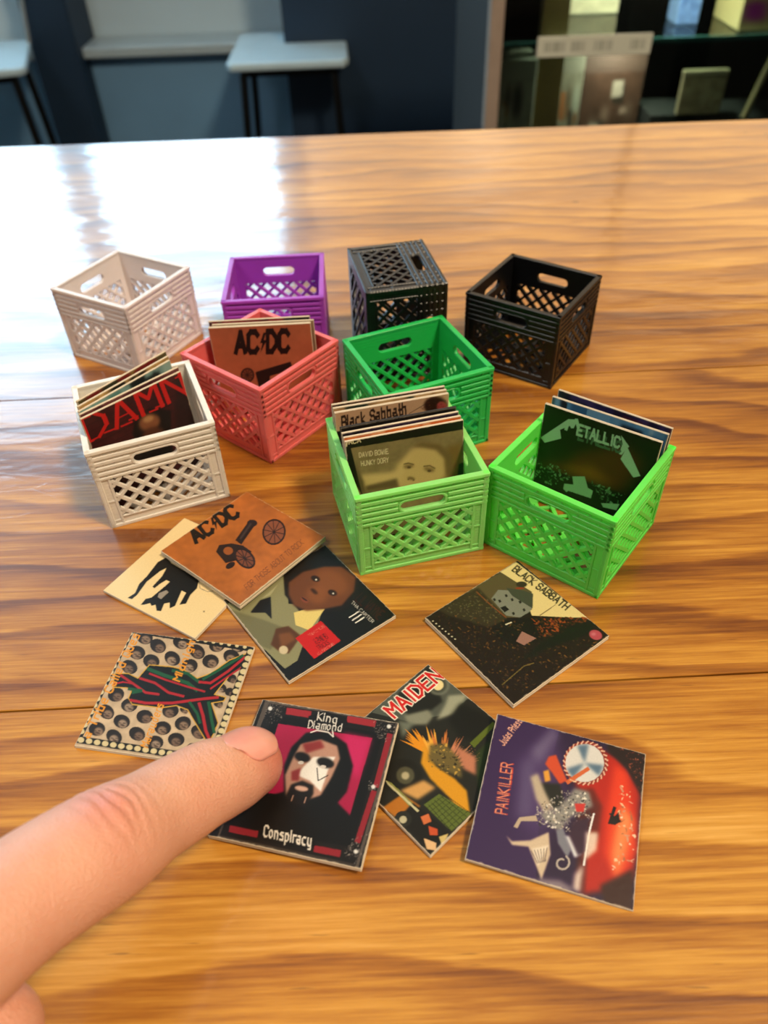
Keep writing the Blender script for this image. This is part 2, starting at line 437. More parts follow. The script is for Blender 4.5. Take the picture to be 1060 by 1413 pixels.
# ------------------------------------------------------------------ record sleeves: the prints are painted as colour data on fine grids
GL = {'A': '02 28 42;14 34', 'B': '02 08 38 46 35 05;35 44 43 32 02', 'C': '47 38 18 07 03 12 32 43', 'D': '02 08 28 46 44 22 02', 'E': '48 08 02 42;05 35',
 'F': '48 08 02;05 35', 'G': '47 38 18 07 03 12 32 43 45 25', 'H': '08 02;48 42;05 45', 'I': '28 22', 'J': '48 43 32 12 03', 'K': '08 02;48 05 42', 'L': '08 02 42',
 'M': '02 08 25 48 42', 'N': '02 08 42 48', 'O': '18 38 47 43 32 12 03 07 18', 'P': '02 08 38 47 45 05', 'Q': '18 38 47 43 32 12 03 07 18;24 41', 'R': '02 08 38 47 46 35 05;25 42',
 'S': '47 38 18 07 06 15 35 44 43 32 12 03', 'T': '08 48;28 22', 'U': '08 03 12 32 43 48', 'V': '08 22 48', 'W': '08 12 25 32 48', 'X': '08 42;02 48', 'Y': '08 25 48;25 22', 'Z': '08 48 02 42',
 'a': '16 36 32 12 03 04 34', 'b': '08 02 32 33 36 06', 'c': '36 16 05 03 12 32', 'd': '38 32 12 03 05 16 36', 'e': '04 34 36 16 05 03 12 32', 'f': '38 28 17 12;05 25',
 'g': '36 16 05 03 12 32;36 30 10', 'h': '08 02;06 36 32', 'i': '16 12;18 17', 'k': '08 02;36 04 32', 'l': '18 12', 'm': '02 06 46 42;26 22', 'n': '02 06 26 35 32',
 'o': '16 26 35 33 22 12 03 05 16', 'p': '00 06 26 35 33 22 02', 'r': '02 06;05 16 36', 's': '36 16 05 34 32 02', 't': '18 12 32;05 35', 'u': '06 03 12 32;36 32', 'y': '06 03 12 32;36 30 10',
 '1': '17 28 22', '6': '38 18 06 03 12 32 43 44 35 05', ' ': ''}
NARROW = {'I': 3.0, 'i': 2.4, 'l': 2.2, 't': 3.6, 'f': 3.4, 'r': 3.8, ' ': 3.0}
class Print:
    def __init__(s, n, base, seed=1):
        s.n = n; s.R = 2 * (n + 1)
        s.im = np.empty((s.R, s.R, 3), np.float32); s.im[:] = [c / 255 for c in bytes.fromhex(base)]
        s.rng = np.random.RandomState(seed)
    def mask(s, pts, bl):
        R = s.R; P = np.asarray(pts, float) * R
        x0, y0 = np.floor(P.min(0)).astype(int) - 2 * bl - 1; x1, y1 = np.ceil(P.max(0)).astype(int) + 2 * bl + 2
        x0, y0 = max(x0, 0), max(y0, 0); x1, y1 = min(x1, R), min(y1, R)
        if x1 <= x0 or y1 <= y0: return None
        X = np.arange(x0, x1) + .5; Y = (np.arange(y0, y1) + .5)[:, None]
        m = np.zeros((y1 - y0, x1 - x0), bool)
        for i in range(len(P)):
            xa, ya = P[i]; xb, yb = P[i - 1]
            if ya == yb: continue
            c = (ya > Y) != (yb > Y)
            xi = (xb - xa) * (Y - ya) / (yb - ya) + xa
            m ^= c & (X < xi)
        m = m.astype(np.float32)
        for _ in range(2 if bl else 0):
            for ax in (0, 1):
                k = 2 * bl + 1
                pad = [(0, 0), (0, 0)]; pad[ax] = (bl + 1, bl)
                c = np.cumsum(np.pad(m, pad, mode='edge'), axis=ax)
                m = (c[k:] - c[:-k]) / k if ax == 0 else (c[:, k:] - c[:, :-k]) / k
        return slice(y0, y1), slice(x0, x1), m
    def poly(s, col, bl, a, pts):
        r = s.mask(pts, int(bl))
        if r is None: return
        ys, xs, m = r; m = (m * a)[..., None]
        c = np.array([x / 255 for x in bytes.fromhex(col)], np.float32)
        s.im[ys, xs] = s.im[ys, xs] * (1 - m) + c * m
    def text(s, txt, col, w, ang, thin, a, q):
        q = np.array(q, float).reshape(4, 2) / 1000
        adv = [NARROW.get(ch, 5.4) for ch in txt]; tot = sum(adv) - 1.2
        ca, sa = math.cos(math.radians(ang)), math.sin(math.radians(ang))
        def mp(x, y):
            u, v = x / tot, (y - 2) / 6.0
            return (q[0] * (1 - u) + q[1] * u) * (1 - v) + (q[3] * (1 - u) + q[2] * u) * v
        ox = 0
        for ch, ad in zip(txt, adv):
            for st in GL[ch].split(';'):
                pp = [(int(c[0]) + ox - (1 if ch in 'Iil' else 0), int(c[1])) for c in st.split()]
                for (xa, ya), (xb, yb) in zip(pp, pp[1:]):
                    L = math.hypot(xb - xa, yb - ya); dx, dy = (xb - xa) / L, (yb - ya) / L
                    # broad-nib pen: the stroke is widest across the nib
                    k = abs(dx * sa - dy * ca) if ang != 90 else 1.
                    hw = w * (thin + (1 - thin) * k) / 2; e = hw * .8
                    s.poly(col, 0, a, [mp(xa - dx * e - dy * hw, ya - dy * e + dx * hw), mp(xb + dx * e - dy * hw, yb + dy * e + dx * hw),
                                       mp(xb + dx * e + dy * hw, yb + dy * e - dx * hw), mp(xa - dx * e + dy * hw, ya - dy * e - dx * hw)])
            ox += ad
    def smooth_noise(s, cells):
        g = s.rng.rand(cells + 2, cells + 2); t = np.linspace(0, cells, s.R); i = t.astype(int); f = t - i; f = f * f * (3 - 2 * f)
        a = g[i][:, i]; b = g[i][:, i + 1]; c = g[i + 1][:, i]; d = g[i + 1][:, i + 1]
        fx, fy = f[None, :], f[:, None]
        return (a * (1 - fx) + b * fx) * (1 - fy) + (c * (1 - fx) + d * fx) * fy
    def run(s, ops):
        for o in ops:
            if o[0] == 'p': s.poly(o[1], o[2], o[3], np.array(o[4], float).reshape(-1, 2) / 1000)
            elif o[0] == 't': s.text(*o[1:])
            elif o[0] == 'n':
                k = s.smooth_noise(o[2]) * .6 + s.smooth_noise(o[2] * 4) * .4
                s.im *= (1 + o[1] * (k * 2 - 1))[..., None]
            elif o[0] == 's':
                reg = np.array(o[4], float).reshape(-1, 2) / 1000; lo, hi = reg.min(0), reg.max(0)
                sz = o[3] / 900
                for _ in range(o[2]):
                    p = lo + s.rng.rand(2) * (hi - lo)
                    ins = False
                    for i in range(len(reg)):
                        (xa, ya), (xb, yb) = reg[i], reg[i - 1]
                        if (ya > p[1]) != (yb > p[1]) and p[0] < (xb - xa) * (p[1] - ya) / (yb - ya) + xa: ins = not ins
                    if not ins: continue
                    t = s.rng.rand(5) * 6.28; t.sort(); r = sz * (.4 + s.rng.rand() * .9)
                    st = .4 + s.rng.rand(); a0 = s.rng.rand() * 3.14
                    e = np.c_[np.cos(t) * r * st, np.sin(t) * r / st * .7]; c_, s_ = math.cos(a0), math.sin(a0)
                    s.poly(o[1][s.rng.randint(len(o[1]))], 0, .9, p + e @ np.array([[c_, s_], [-s_, c_]]))
        return s
    def colors(s):
        im = np.clip(s.im, 0, 1)
        im = np.where(im <= .04045, im / 12.92, ((im + .055) / 1.055) ** 2.4) ** 1.12
        n = s.n + 1
        return im.reshape(n, 2, n, 2, 3).mean((1, 3))
M_print = print_material('printed_card')
M_card = plain('card_edge', 'dccbb0', .8, nscale=6, bump=.004)
M_carddark = plain('dark_card_edge', '2a2420', .7, nscale=6)
def print_grid(pr, w, h, z, parent, name='front_print', nx=None, ny=None):
    nx = nx or pr.n; ny = ny or pr.n
    xs = np.linspace(-w / 2, w / 2, nx + 1); ys = np.linspace(-h / 2, h / 2, ny + 1)
    X, Y = np.meshgrid(xs, ys); co = np.stack([X, Y, np.full_like(X, z)], -1).reshape(-1, 3) * K
    i = (np.arange(ny)[:, None] * (nx + 1) + np.arange(nx)[None]).ravel()
    q = np.stack([i, i + 1, i + nx + 2, i + nx + 1], 1)
    me = bpy.data.meshes.new(name)
    me.vertices.add(len(co)); me.vertices.foreach_set('co', co.ravel())
    me.loops.add(q.size); me.loops.foreach_set('vertex_index', q.ravel().astype(np.int32))
    me.polygons.add(len(q)); me.polygons.foreach_set('loop_start', np.arange(0, q.size, 4, dtype=np.int32))
    me.update(calc_edges=True)
    c = pr.colors() if isinstance(pr, Print) else pr
    at = me.color_attributes.new('print', 'FLOAT_COLOR', 'POINT')
    at.data.foreach_set('color', np.concatenate([c.reshape(-1, 3), np.ones((len(co), 1))], 1).astype(np.float32).ravel())
    me.materials.append(M_print)
    return link(name, me, parent)
ART = {
 'acdc': ('b06a30', [
  ('n',0.12,6),
  ('t','AC','191310',1.8,90,0.55,1.0,[162,257,174,453,8,500,-2,300]),
  ('t','DC','191310',1.8,90,0.55,1.0,[179,540,192,736,22,788,12,588]),
  ('p','191310',0,1.0,[19,547,20,571,81,534,83,560,188,469,107,511,106,490]),
  ('p','8a5338',0,1.0,[698,805,722,765,734,726,734,692,721,664,697,647,663,641,624,647,582,665,542,693,508,729,482,769,468,809,468,845,481,874,506,892,541,897,582,890,624,870,664,841]),
  ('p','2b1c1a',0,1.0,[687,807,716,760,732,763,704,810]),
  ('p','2b1c1a',0,1.0,[711,770,726,724,745,722,730,768]),
  ('p','2b1c1a',0,1.0,[724,733,724,692,744,685,744,726]),
  ('p','2b1c1a',0,1.0,[726,700,710,667,729,656,745,688]),
  ('p','2b1c1a',0,1.0,[716,674,687,653,702,637,731,658]),
  ('p','2b1c1a',0,1.0,[695,656,655,649,665,631,705,639]),
  ('p','2b1c1a',0,1.0,[665,649,618,657,622,639,669,631]),
  ('p','2b1c1a',0,1.0,[629,653,579,675,577,659,627,638]),
  ('p','2b1c1a',0,1.0,[590,669,543,702,534,690,582,656]),
  ('p','2b1c1a',0,1.0,[552,694,511,737,498,728,539,686]),
  ('p','2b1c1a',0,1.0,[519,727,488,774,471,771,502,724]),
  ('p','2b1c1a',0,1.0,[493,764,477,812,457,814,474,766]),
  ('p','2b1c1a',0,1.0,[479,802,478,845,457,852,458,809]),
  ('p','2b1c1a',0,1.0,[477,836,492,870,472,883,457,848]),
  ('p','2b1c1a',0,1.0,[487,863,517,885,500,902,470,880]),
  ('p','2b1c1a',0,1.0,[508,882,550,888,539,907,497,900]),
  ('p','2b1c1a',0,1.0,[539,889,588,880,583,898,535,907]),
  ('p','2b1c1a',0,1.0,[576,883,627,860,629,877,579,900]),
  ('p','2b1c1a',0,1.0,[616,867,664,832,672,845,624,880]),
  ('p','2b1c1a',0,1.0,[654,840,694,797,707,806,668,849]),
  ('p','2b1c1a',0,1.0,[611,773,614,769,616,765,616,761,614,758,612,756,608,756,604,756,599,758,595,761,592,765,591,769,590,773,592,776,594,778,598,779,602,778,607,776]),
  ('p','2b1c1a',0,1.0,[696,809,503,732,509,725,702,801]),
  ('p','2b1c1a',0,1.0,[725,665,482,877,477,873,720,661]),
  ('p','2b1c1a',0,1.0,[587,662,629,870,620,874,578,666]),
  ('p','2b1c1a',0,1.0,[467,805,736,722,736,730,466,813]),
  ('p','2b1c1a',0,1.0,[536,899,660,639,668,640,544,899]),
  ('p','2b1c1a',0,1.0,[312,752,411,486,494,481,398,745]),
  ('p','2b1c1a',0,1.0,[403,757,412,744,416,730,414,715,406,702,393,692,377,686,359,686,342,691,328,700,319,712,315,727,317,742,325,755,338,765,354,771,372,771,389,766]),
  ('p','4a3a38',0,1.0,[349,722,423,525,442,524,369,720]),
  ('p','2b1c1a',0,1.0,[416,440,515,482,631,476,646,387,557,245,387,287,346,358]),
  ('p','9a5a2e',0,1.0,[495,384,506,371,511,357,510,343,504,331,493,322,478,318,461,319,444,324,430,333,419,346,414,360,414,375,420,387,432,396,447,400,464,399,481,394]),
  ('p','a5622e',0,1.0,[512,384,564,437,602,353]),
  ('p','7d4a34',0,1.0,[767,364,765,344,751,327,727,316,695,311,657,314,618,323,581,339,550,359,527,382,516,405,517,427,531,444,556,455,590,459,628,456,668,446,705,430,735,410,757,387]),
  ('p','2b1c1a',0,1.0,[756,372,754,344,775,336,778,364]),
  ('p','2b1c1a',0,1.0,[758,353,740,331,759,317,777,339]),
  ('p','2b1c1a',0,1.0,[747,337,717,323,732,306,762,320]),
  ('p','2b1c1a',0,1.0,[726,325,686,320,696,301,736,307]),
  ('p','2b1c1a',0,1.0,[696,320,650,323,656,305,702,301]),
  ('p','2b1c1a',0,1.0,[661,322,613,333,615,315,663,304]),
  ('p','2b1c1a',0,1.0,[624,330,578,349,575,332,621,313]),
  ('p','2b1c1a',0,1.0,[589,343,550,369,541,355,581,329]),
  ('p','2b1c1a',0,1.0,[560,360,531,390,516,381,546,351]),
  ('p','2b1c1a',0,1.0,[539,379,524,410,504,409,519,378]),
  ('p','2b1c1a',0,1.0,[527,398,529,426,506,434,504,406]),
  ('p','2b1c1a',0,1.0,[525,417,543,439,523,454,505,431]),
  ('p','2b1c1a',0,1.0,[536,433,567,447,552,466,520,451]),
  ('p','2b1c1a',0,1.0,[558,445,599,450,588,470,547,464]),
  ('p','2b1c1a',0,1.0,[588,450,635,446,629,466,582,469]),
  ('p','2b1c1a',0,1.0,[624,448,673,436,671,454,623,467]),
  ('p','2b1c1a',0,1.0,[662,440,707,420,711,437,665,457]),
  ('p','2b1c1a',0,1.0,[696,426,735,400,744,414,705,440]),
  ('p','2b1c1a',0,1.0,[725,409,753,379,767,388,739,417]),
  ('p','2b1c1a',0,1.0,[745,390,759,360,778,361,765,391]),
  ('p','2b1c1a',0,1.0,[650,390,653,387,655,383,655,380,654,377,651,375,648,374,644,374,639,376,636,379,633,382,631,386,631,389,632,392,634,394,638,395,642,395,646,393]),
  ('p','2b1c1a',0,1.0,[768,368,513,410,515,401,770,360]),
  ('p','2b1c1a',0,1.0,[700,311,592,462,584,460,692,308]),
  ('p','2b1c1a',0,1.0,[551,354,740,406,734,414,545,363]),
  ('p','2b1c1a',0,1.0,[528,441,752,322,755,329,531,448]),
  ('p','2b1c1a',0,1.0,[663,450,613,324,622,319,673,445]),
  ('p','2b1c1a',0,1.0,[616,297,626,290,634,279,640,264,641,248,639,233,633,220,624,211,613,207,602,208,592,215,583,227,578,241,577,257,579,273,585,286,594,295,605,299]),
  ('t','FOR THOSE ABOUT TO ROCK','5a3324',0.7,90,0.5,0.75,[930,149,914,825,852,846,871,165]),
 ]),
 'white': ('e6cf9e', [
  ('p','14120f',0,1.0,[200,546,279,520,295,470,265,395,251,251,284,105,280,49,238,41,255,110,213,201,208,297,174,466]),
  ('p','14120f',0,1.0,[264,517,620,489,669,405,669,324,701,235,662,199,622,324,574,324,639,173,619,130,576,177,545,146,578,73,542,60,491,102,471,77,440,92,410,56,386,40,376,108,408,143,415,234,421,306,420,347,382,348,365,288,359,229,331,235,321,361]),
  ('p','9a9082',0,1.0,[429,209,460,264,492,256,489,168,449,172]),
  ('p','8b8272',0,1.0,[614,486,690,415,694,419,618,490]),
  ('p','8b8272',0,1.0,[691,415,776,418,773,424,689,421]),
  ('p','8b8272',0,1.0,[775,418,835,474,830,479,770,423]),
  ('p','8b8272',0,1.0,[833,473,918,499,915,505,829,479]),
  ('p','8b7a5c',0,1.0,[889,248,891,245,892,242,891,240,890,238,888,237,885,236,882,237,879,238,877,241,875,243,874,246,875,248,876,250,878,252,881,252,884,251,887,250]),
 ]),
 'carter': ('0e0d0e', [
  ('p','8d8a66',0,1.0,[65,-40,19,267,33,569,365,396,575,600,690,455,725,332,880,152,884,40,780,26,645,13,527,-28]),
  ('p','767355',3,1.0,[65,-40,382,153,572,250,670,45,527,-28]),
  ('p','1a1a1c',1,1.0,[247,115,189,235,211,322,414,208,328,202,257,112]),
  ('p','a5a27c',0,1.0,[182,256,154,373,132,438,194,332]),
  ('p','18120f',2,1.0,[58,536,-13,776,-22,1002,234,1049,522,990,669,866,694,690,530,426,267,423]),
  ('p','10151a',8,1.0,[301,987,324,941,321,889,293,839,244,795,178,762,104,746,29,747,-37,766,-86,801,-111,848,-110,901,-81,954,-29,999,40,1031,116,1047,191,1044,255,1023]),
  ('p','d9c47a',0,1.0,[470,380,501,478,592,597,645,485,699,382,585,324]),
  ('p','6e4224',4,1.0,[170,518,143,675,205,849,299,966,472,990,589,887,649,722,590,589,517,468,408,419,285,446]),
  ('p','85522d',10,0.8,[541,851,557,813,553,772,530,734,490,703,439,683,381,676,324,683,274,704,238,736,221,776,224,818,248,857,289,888,343,908,402,914,459,905,507,884]),
  ('p','935c33',9,0.6,[513,670,528,644,531,616,522,589,502,568,473,553,439,547,404,551,372,564,346,585,331,611,327,639,336,666,357,689,386,703,421,709,456,704,489,691]),
  ('p','2a1a12',2,1.0,[311,736,316,727,315,717,310,707,300,698,287,691,273,688,258,688,246,692,237,698,232,707,233,717,238,728,248,736,261,743,276,746,290,746,302,742]),
  ('p','2a1a12',2,1.0,[527,758,531,749,531,740,525,730,516,721,503,715,489,712,475,712,463,715,455,722,451,731,451,741,457,751,466,759,479,765,493,769,507,768,519,765]),
  ('p','3a2214',3,1.0,[426,636,426,631,421,625,411,621,398,617,384,616,370,616,357,618,348,622,343,627,344,632,349,638,358,643,371,646,386,648,400,647,412,645,421,641]),
  ('p','8a4a38',2,1.0,[451,527,451,521,447,514,439,508,427,503,414,500,400,500,387,502,377,505,372,511,371,518,375,524,383,531,395,535,409,538,423,539,436,537,445,533]),
  ('p','241813',1,1.0,[438,530,437,528,432,525,424,522,414,519,402,516,391,515,382,514,375,515,372,517,373,519,378,522,386,525,396,528,408,530,419,532,428,532,435,532]),
  ('p','d8d0c0',0,1.0,[292,721,295,719,297,716,297,713,297,711,295,709,293,707,289,707,286,708,283,709,281,712,279,714,278,717,279,719,280,722,283,723,286,723,289,722]),
  ('p','d8d0c0',0,1.0,[505,746,508,744,509,741,510,739,509,736,508,734,505,733,503,733,499,733,496,735,494,737,492,739,492,742,492,745,494,747,496,748,499,748,503,748]),
  ('p','5b3a22',2,1.0,[519,185,558,275,700,300,752,202,783,134,726,90,627,71]),
  ('p','7b4f2e',4,1.0,[577,173,619,253,703,249,706,118]),
  ('p','c8b896',1,1.0,[753,150,763,141,770,130,771,118,768,106,760,97,749,90,736,87,722,89,709,94,698,103,692,114,690,127,693,138,701,148,712,154,726,157,740,155]),
  ('p','c01e1e',0,1.0,[673,503,931,515,946,261,694,254]),
  ('t','16 BRAND NEW','3a0808',0.9,90,0.6,1.0,[844,346,852,459,796,460,789,347]),
  ('t','TRACKS','3a0808',0.9,90,0.6,1.0,[900,335,905,433,863,435,858,337]),
  ('t','THE NEW ALBUM INCLUDES','d08070',0.7,90,0.5,1.0,[751,348,744,496,718,496,725,349]),
  ('t','LOLLIPOP GOT MONEY','d08070',0.7,90,0.5,1.0,[937,307,933,457,910,458,914,308]),
  ('t','THA CARTER','cfc8bc',0.55,90,0.6,1.0,[674,795,946,806,937,834,664,823]),
  ('p','e6e0d4',0,1.0,[792,695,789,792,779,794,782,696]),
  ('p','e6e0d4',0,1.0,[830,699,826,793,816,795,820,700]),
  ('p','e6e0d4',0,1.0,[866,702,864,794,853,795,856,704]),
  ('t','LIL WAYNE','3a1a10',0.8,90,0.5,1.0,[670,838,947,863,922,953,642,930]),
  ('t','IIII','4a4a3a',0.9,90,0.6,1.0,[66,-24,75,61,22,67,14,-18]),
 ]),
 'sab': ('231a10', [
  ('p','d8c68c',0,1.0,[7,795,7,976,777,1000,702,903,499,674,299,783]),
  ('p','5c5336',0,1.0,[16,798,167,822,323,848,456,717,456,587,352,453,17,354,-6,566]),
  ('p','3a3420',3,1.0,[1,368,26,537,414,501,377,326,99,161,-5,125]),
  ('p','7f8273',0,1.0,[176,541,141,649,217,730,441,731,461,690,456,587,375,516]),
  ('p','464b3c',0,1.0,[165,714,276,805,344,841,452,729,256,693]),
  ('p','24221c',0,1.0,[221,572,224,592,249,583,248,563]),
  ('p','24221c',0,1.0,[329,693,331,713,356,704,355,683]),
  ('p','24221c',0,1.0,[382,569,384,589,408,580,407,560]),
  ('p','24221c',0,1.0,[212,652,215,671,240,663,239,642]),
  ('p','24221c',0,1.0,[407,661,409,680,433,672,433,651]),
  ('p','24221c',0,1.0,[185,548,187,568,212,560,211,539]),
  ('p','24221c',0,1.0,[272,660,274,680,299,672,298,651]),
  ('p','1c1a16',0,1.0,[288,534,297,579,346,576,346,527]),
  ('p','7a4a24',0,1.0,[48,491,220,487,218,499,45,502]),
  ('p','7a4a24',0,1.0,[217,487,393,497,390,508,213,499]),
  ('p','3a3424',1,1.0,[243,873,249,863,251,850,249,836,243,822,233,810,222,801,209,796,197,797,188,802,181,812,179,825,181,840,188,854,197,866,209,875,222,879,233,879]),
  ('p','8a3d22',0,1.0,[260,830,262,825,260,818,255,808,248,797,240,787,232,778,224,771,217,768,213,769,212,773,214,781,218,791,225,801,233,812,242,821,250,827,256,830]),
  ('p','17150c',3,1.0,[396,351,404,489,513,660,626,741,724,557,632,377,485,310]),
  ('s',['8a4a1e','a3521f','6e3418','3a2a14'],380,14,[513,660,777,1000,824,839,697,583]),
  ('s',['4c3820','5a4020','34280f','7a5828','1a140a'],900,11,[-3,63,414,501,1002,884,961,61,819,40]),
  ('s',['5e5a40','3c3a28','6e6440'],330,8,[24,163,42,523,366,504,344,315]),
  ('p','9a7466',0,1.0,[564,504,678,543,668,424,605,403]),
  ('p','141a0c',5,1.0,[728,531,761,884,851,1031,902,908,814,612,755,299]),
  ('p','b0505a',1,1.0,[977,944,982,928,980,911,974,896,962,884,947,876,930,874,913,878,898,888,888,901,883,917,884,934,891,950,903,962,918,969,935,971,952,967,966,957]),
  ('p','c07078',2,1.0,[929,931,932,925,934,919,934,912,931,906,928,901,923,898,917,897,912,899,907,902,904,907,902,914,902,920,905,927,909,932,914,935,919,936,924,934]),
  ('p','7a6a38',0,1.0,[830,50,808,292,802,293,824,50]),
  ('p','7a6a38',0,1.0,[808,288,834,367,828,370,802,291]),
  ('p','6a5a38',0,1.0,[540,721,538,901,531,903,533,723]),
  ('t','BLACK SABBATH','3d3826',1.6,40,0.55,1.0,[55,884,621,922,612,990,42,955]),
  ('p','d8d0b0',0,1.0,[444,460,445,458,446,456,446,454,445,452,444,450,442,449,440,449,438,449,436,450,435,452,434,454,434,456,435,458,436,460,438,461,440,461,442,461]),
  ('p','d8d0b0',0,1.0,[446,469,447,467,447,465,447,463,447,461,445,459,444,458,442,457,440,458,438,459,437,461,436,463,436,465,437,467,438,468,440,470,442,470,444,470]),
  ('p','d8d0b0',0,1.0,[447,477,449,476,449,474,449,471,449,469,447,468,446,466,444,466,442,466,440,468,439,469,438,471,438,473,439,476,440,477,442,478,444,479,446,478]),
  ('p','d8d0b0',0,1.0,[449,486,451,484,451,482,451,480,450,478,449,476,447,475,445,475,444,475,442,476,441,478,440,480,440,482,441,484,442,486,444,487,446,487,448,487]),
  ('p','d8d0b0',0,1.0,[451,495,452,493,453,491,453,489,452,487,451,485,449,484,447,484,445,484,444,485,442,487,442,489,442,491,443,493,444,495,446,496,448,496,450,496]),
  ('p','d8d0b0',0,1.0,[453,503,454,502,455,500,455,498,454,495,453,494,451,493,449,492,447,493,446,494,444,495,444,498,444,500,444,502,446,503,447,505,449,505,451,505]),
  ('p','d8d0b0',0,1.0,[69,32,70,31,71,29,71,27,70,25,69,23,67,22,65,21,63,22,61,22,60,24,59,26,59,28,60,30,61,32,63,33,65,34,67,33]),
  ('p','d8d0b0',0,1.0,[104,36,105,34,106,32,106,30,105,28,104,26,102,25,100,25,98,25,96,26,95,27,94,29,94,31,95,34,96,35,98,36,100,37,102,37]),
  ('p','d8d0b0',0,1.0,[138,39,140,37,140,35,140,33,140,31,138,29,137,28,135,28,133,28,131,29,130,31,129,33,129,35,130,37,131,39,133,40,135,40,137,40]),
  ('p','d8d0b0',0,1.0,[173,42,174,41,175,39,175,36,174,34,173,33,171,32,169,31,167,31,165,32,164,34,163,36,163,38,164,40,165,42,167,43,169,43,171,43]),
  ('p','d8d0b0',0,1.0,[207,45,208,44,209,42,209,40,208,38,207,36,205,35,203,34,201,35,200,36,198,37,198,39,198,41,198,43,200,45,201,46,203,47,205,46]),
  ('p','d8d0b0',0,1.0,[241,49,242,47,243,45,243,43,242,41,241,39,239,38,237,38,235,38,234,39,232,41,232,42,232,45,232,47,234,48,235,49,237,50,239,50]),
  ('p','d8d0b0',0,1.0,[275,52,276,50,277,48,277,46,276,44,275,43,273,41,271,41,269,41,267,42,266,44,265,46,265,48,266,50,267,51,269,53,271,53,273,53]),
  ('p','d8d0b0',0,1.0,[308,55,310,53,310,51,310,49,310,47,308,46,307,45,305,44,303,44,301,45,300,47,299,49,299,51,300,53,301,55,303,56,305,56,307,56]),
 ]),
 'tribe': ('bfa98c', [
  ('n',0.1,8),
  ('p','2a211c',0,1.0,[192,948,191,927,181,911,164,900,142,897,117,902,92,914,71,932,55,953,48,976,49,997,59,1014,76,1024,99,1027,124,1022,149,1010,170,992,185,970]),
  ('p','8d7560',2,1.0,[178,931,177,918,171,908,162,903,149,901,135,904,122,912,110,923,102,936,99,950,100,962,105,972,115,978,128,979,142,976,155,968,167,957,175,944]),
  ('p','4a382e',1,1.0,[162,922,161,920,158,919,152,918,145,919,138,921,131,923,125,927,121,930,119,933,120,935,124,936,129,937,136,936,144,934,151,931,157,928,161,925]),
  ('p','35281f',0,1.0,[102,943,126,940,125,947,100,950]),
  ('p','35281f',0,1.0,[136,946,159,945,157,952,134,953]),
  ('p','2a211c',0,1.0,[327,871,322,853,309,840,289,834,266,836,241,845,218,861,200,881,188,903,184,925,189,944,203,957,222,963,246,962,271,952,294,936,313,915,324,893]),
  ('p','7a6352',2,1.0,[318,868,316,856,310,847,301,841,288,839,275,843,262,850,251,861,243,874,239,887,241,899,246,909,256,915,269,916,282,913,295,905,306,894,314,882]),
  ('p','4a382e',1,1.0,[297,859,296,857,292,856,287,855,280,856,273,858,266,861,260,864,256,867,254,870,256,872,259,873,265,873,271,873,279,871,286,868,292,865,296,862]),
  ('p','35281f',0,1.0,[238,879,262,877,260,884,236,886]),
  ('p','35281f',0,1.0,[271,882,294,882,293,889,269,889]),
  ('p','2a211c',0,1.0,[491,936,486,917,474,903,455,895,432,896,407,904,384,918,365,938,353,960,348,982,353,1002,365,1017,384,1024,408,1024,433,1016,456,1001,475,981,487,958]),
  ('p','9b8672',2,1.0,[480,929,479,917,473,907,463,901,450,900,437,903,424,910,413,921,406,934,402,948,404,960,410,970,420,976,432,977,446,974,459,966,470,955,477,942]),
  ('p','4a382e',1,1.0,[460,920,459,918,455,916,450,916,443,917,436,919,429,921,423,924,419,927,418,930,419,932,422,934,428,934,435,933,442,932,449,929,455,926,459,923]),
  ('p','35281f',0,1.0,[401,940,425,938,424,945,400,947]),
  ('p','35281f',0,1.0,[435,943,458,942,456,949,433,950]),
  ('p','2a211c',0,1.0,[763,1007,772,986,774,963,768,941,755,924,736,912,715,908,692,912,672,923,656,941,647,963,645,986,651,1008,664,1025,682,1037,704,1041,727,1037,747,1025]),
  ('p','8d7560',2,1.0,[757,942,755,930,749,920,739,915,727,913,714,916,701,924,691,935,684,948,681,961,683,974,689,983,699,989,711,991,725,987,737,980,748,969,755,956]),
  ('p','4a382e',1,1.0,[748,935,747,933,743,931,738,931,731,932,724,934,717,936,711,939,708,942,706,945,707,947,711,949,716,949,723,948,730,947,737,944,743,941,746,938]),
  ('p','35281f',0,1.0,[690,955,714,952,713,959,689,962]),
  ('p','35281f',0,1.0,[723,958,746,957,745,964,722,965]),
  ('p','2a211c',0,1.0,[644,853,635,837,619,827,599,825,575,831,552,844,531,862,516,884,508,907,509,928,517,945,533,955,554,957,578,951,602,938,622,919,637,897,645,874]),
  ('p','7a6352',2,1.0,[629,860,627,848,621,839,611,833,599,831,586,835,573,842,563,853,556,865,553,879,554,891,561,900,570,906,583,908,596,904,609,897,619,886,626,873]),
  ('p','4a382e',1,1.0,[615,852,614,850,611,849,605,848,599,849,591,851,585,853,579,856,575,859,574,862,575,865,579,866,584,866,591,865,598,864,605,861,610,858,614,855]),
  ('p','35281f',0,1.0,[558,872,581,869,580,876,557,879]),
  ('p','35281f',0,1.0,[591,875,614,874,612,881,589,882]),
  ('p','2a211c',0,1.0,[478,769,470,753,455,742,435,739,412,744,388,755,366,773,350,794,341,816,340,837,348,854,363,865,383,868,407,863,431,851,453,834,469,812,477,790]),
  ('p','9b8672',2,1.0,[450,771,448,759,443,750,433,744,421,743,408,746,395,753,384,764,377,776,373,789,375,801,381,811,390,816,403,818,416,815,429,807,440,797,447,784]),
  ('p','4a382e',1,1.0,[449,765,448,763,444,762,439,762,432,762,425,764,418,766,412,769,409,772,407,775,408,777,412,779,417,779,424,778,431,777,438,774,444,771,448,768]),
  ('p','35281f',0,1.0,[391,785,415,782,413,789,390,791]),
  ('p','35281f',0,1.0,[424,788,447,787,445,794,422,794]),
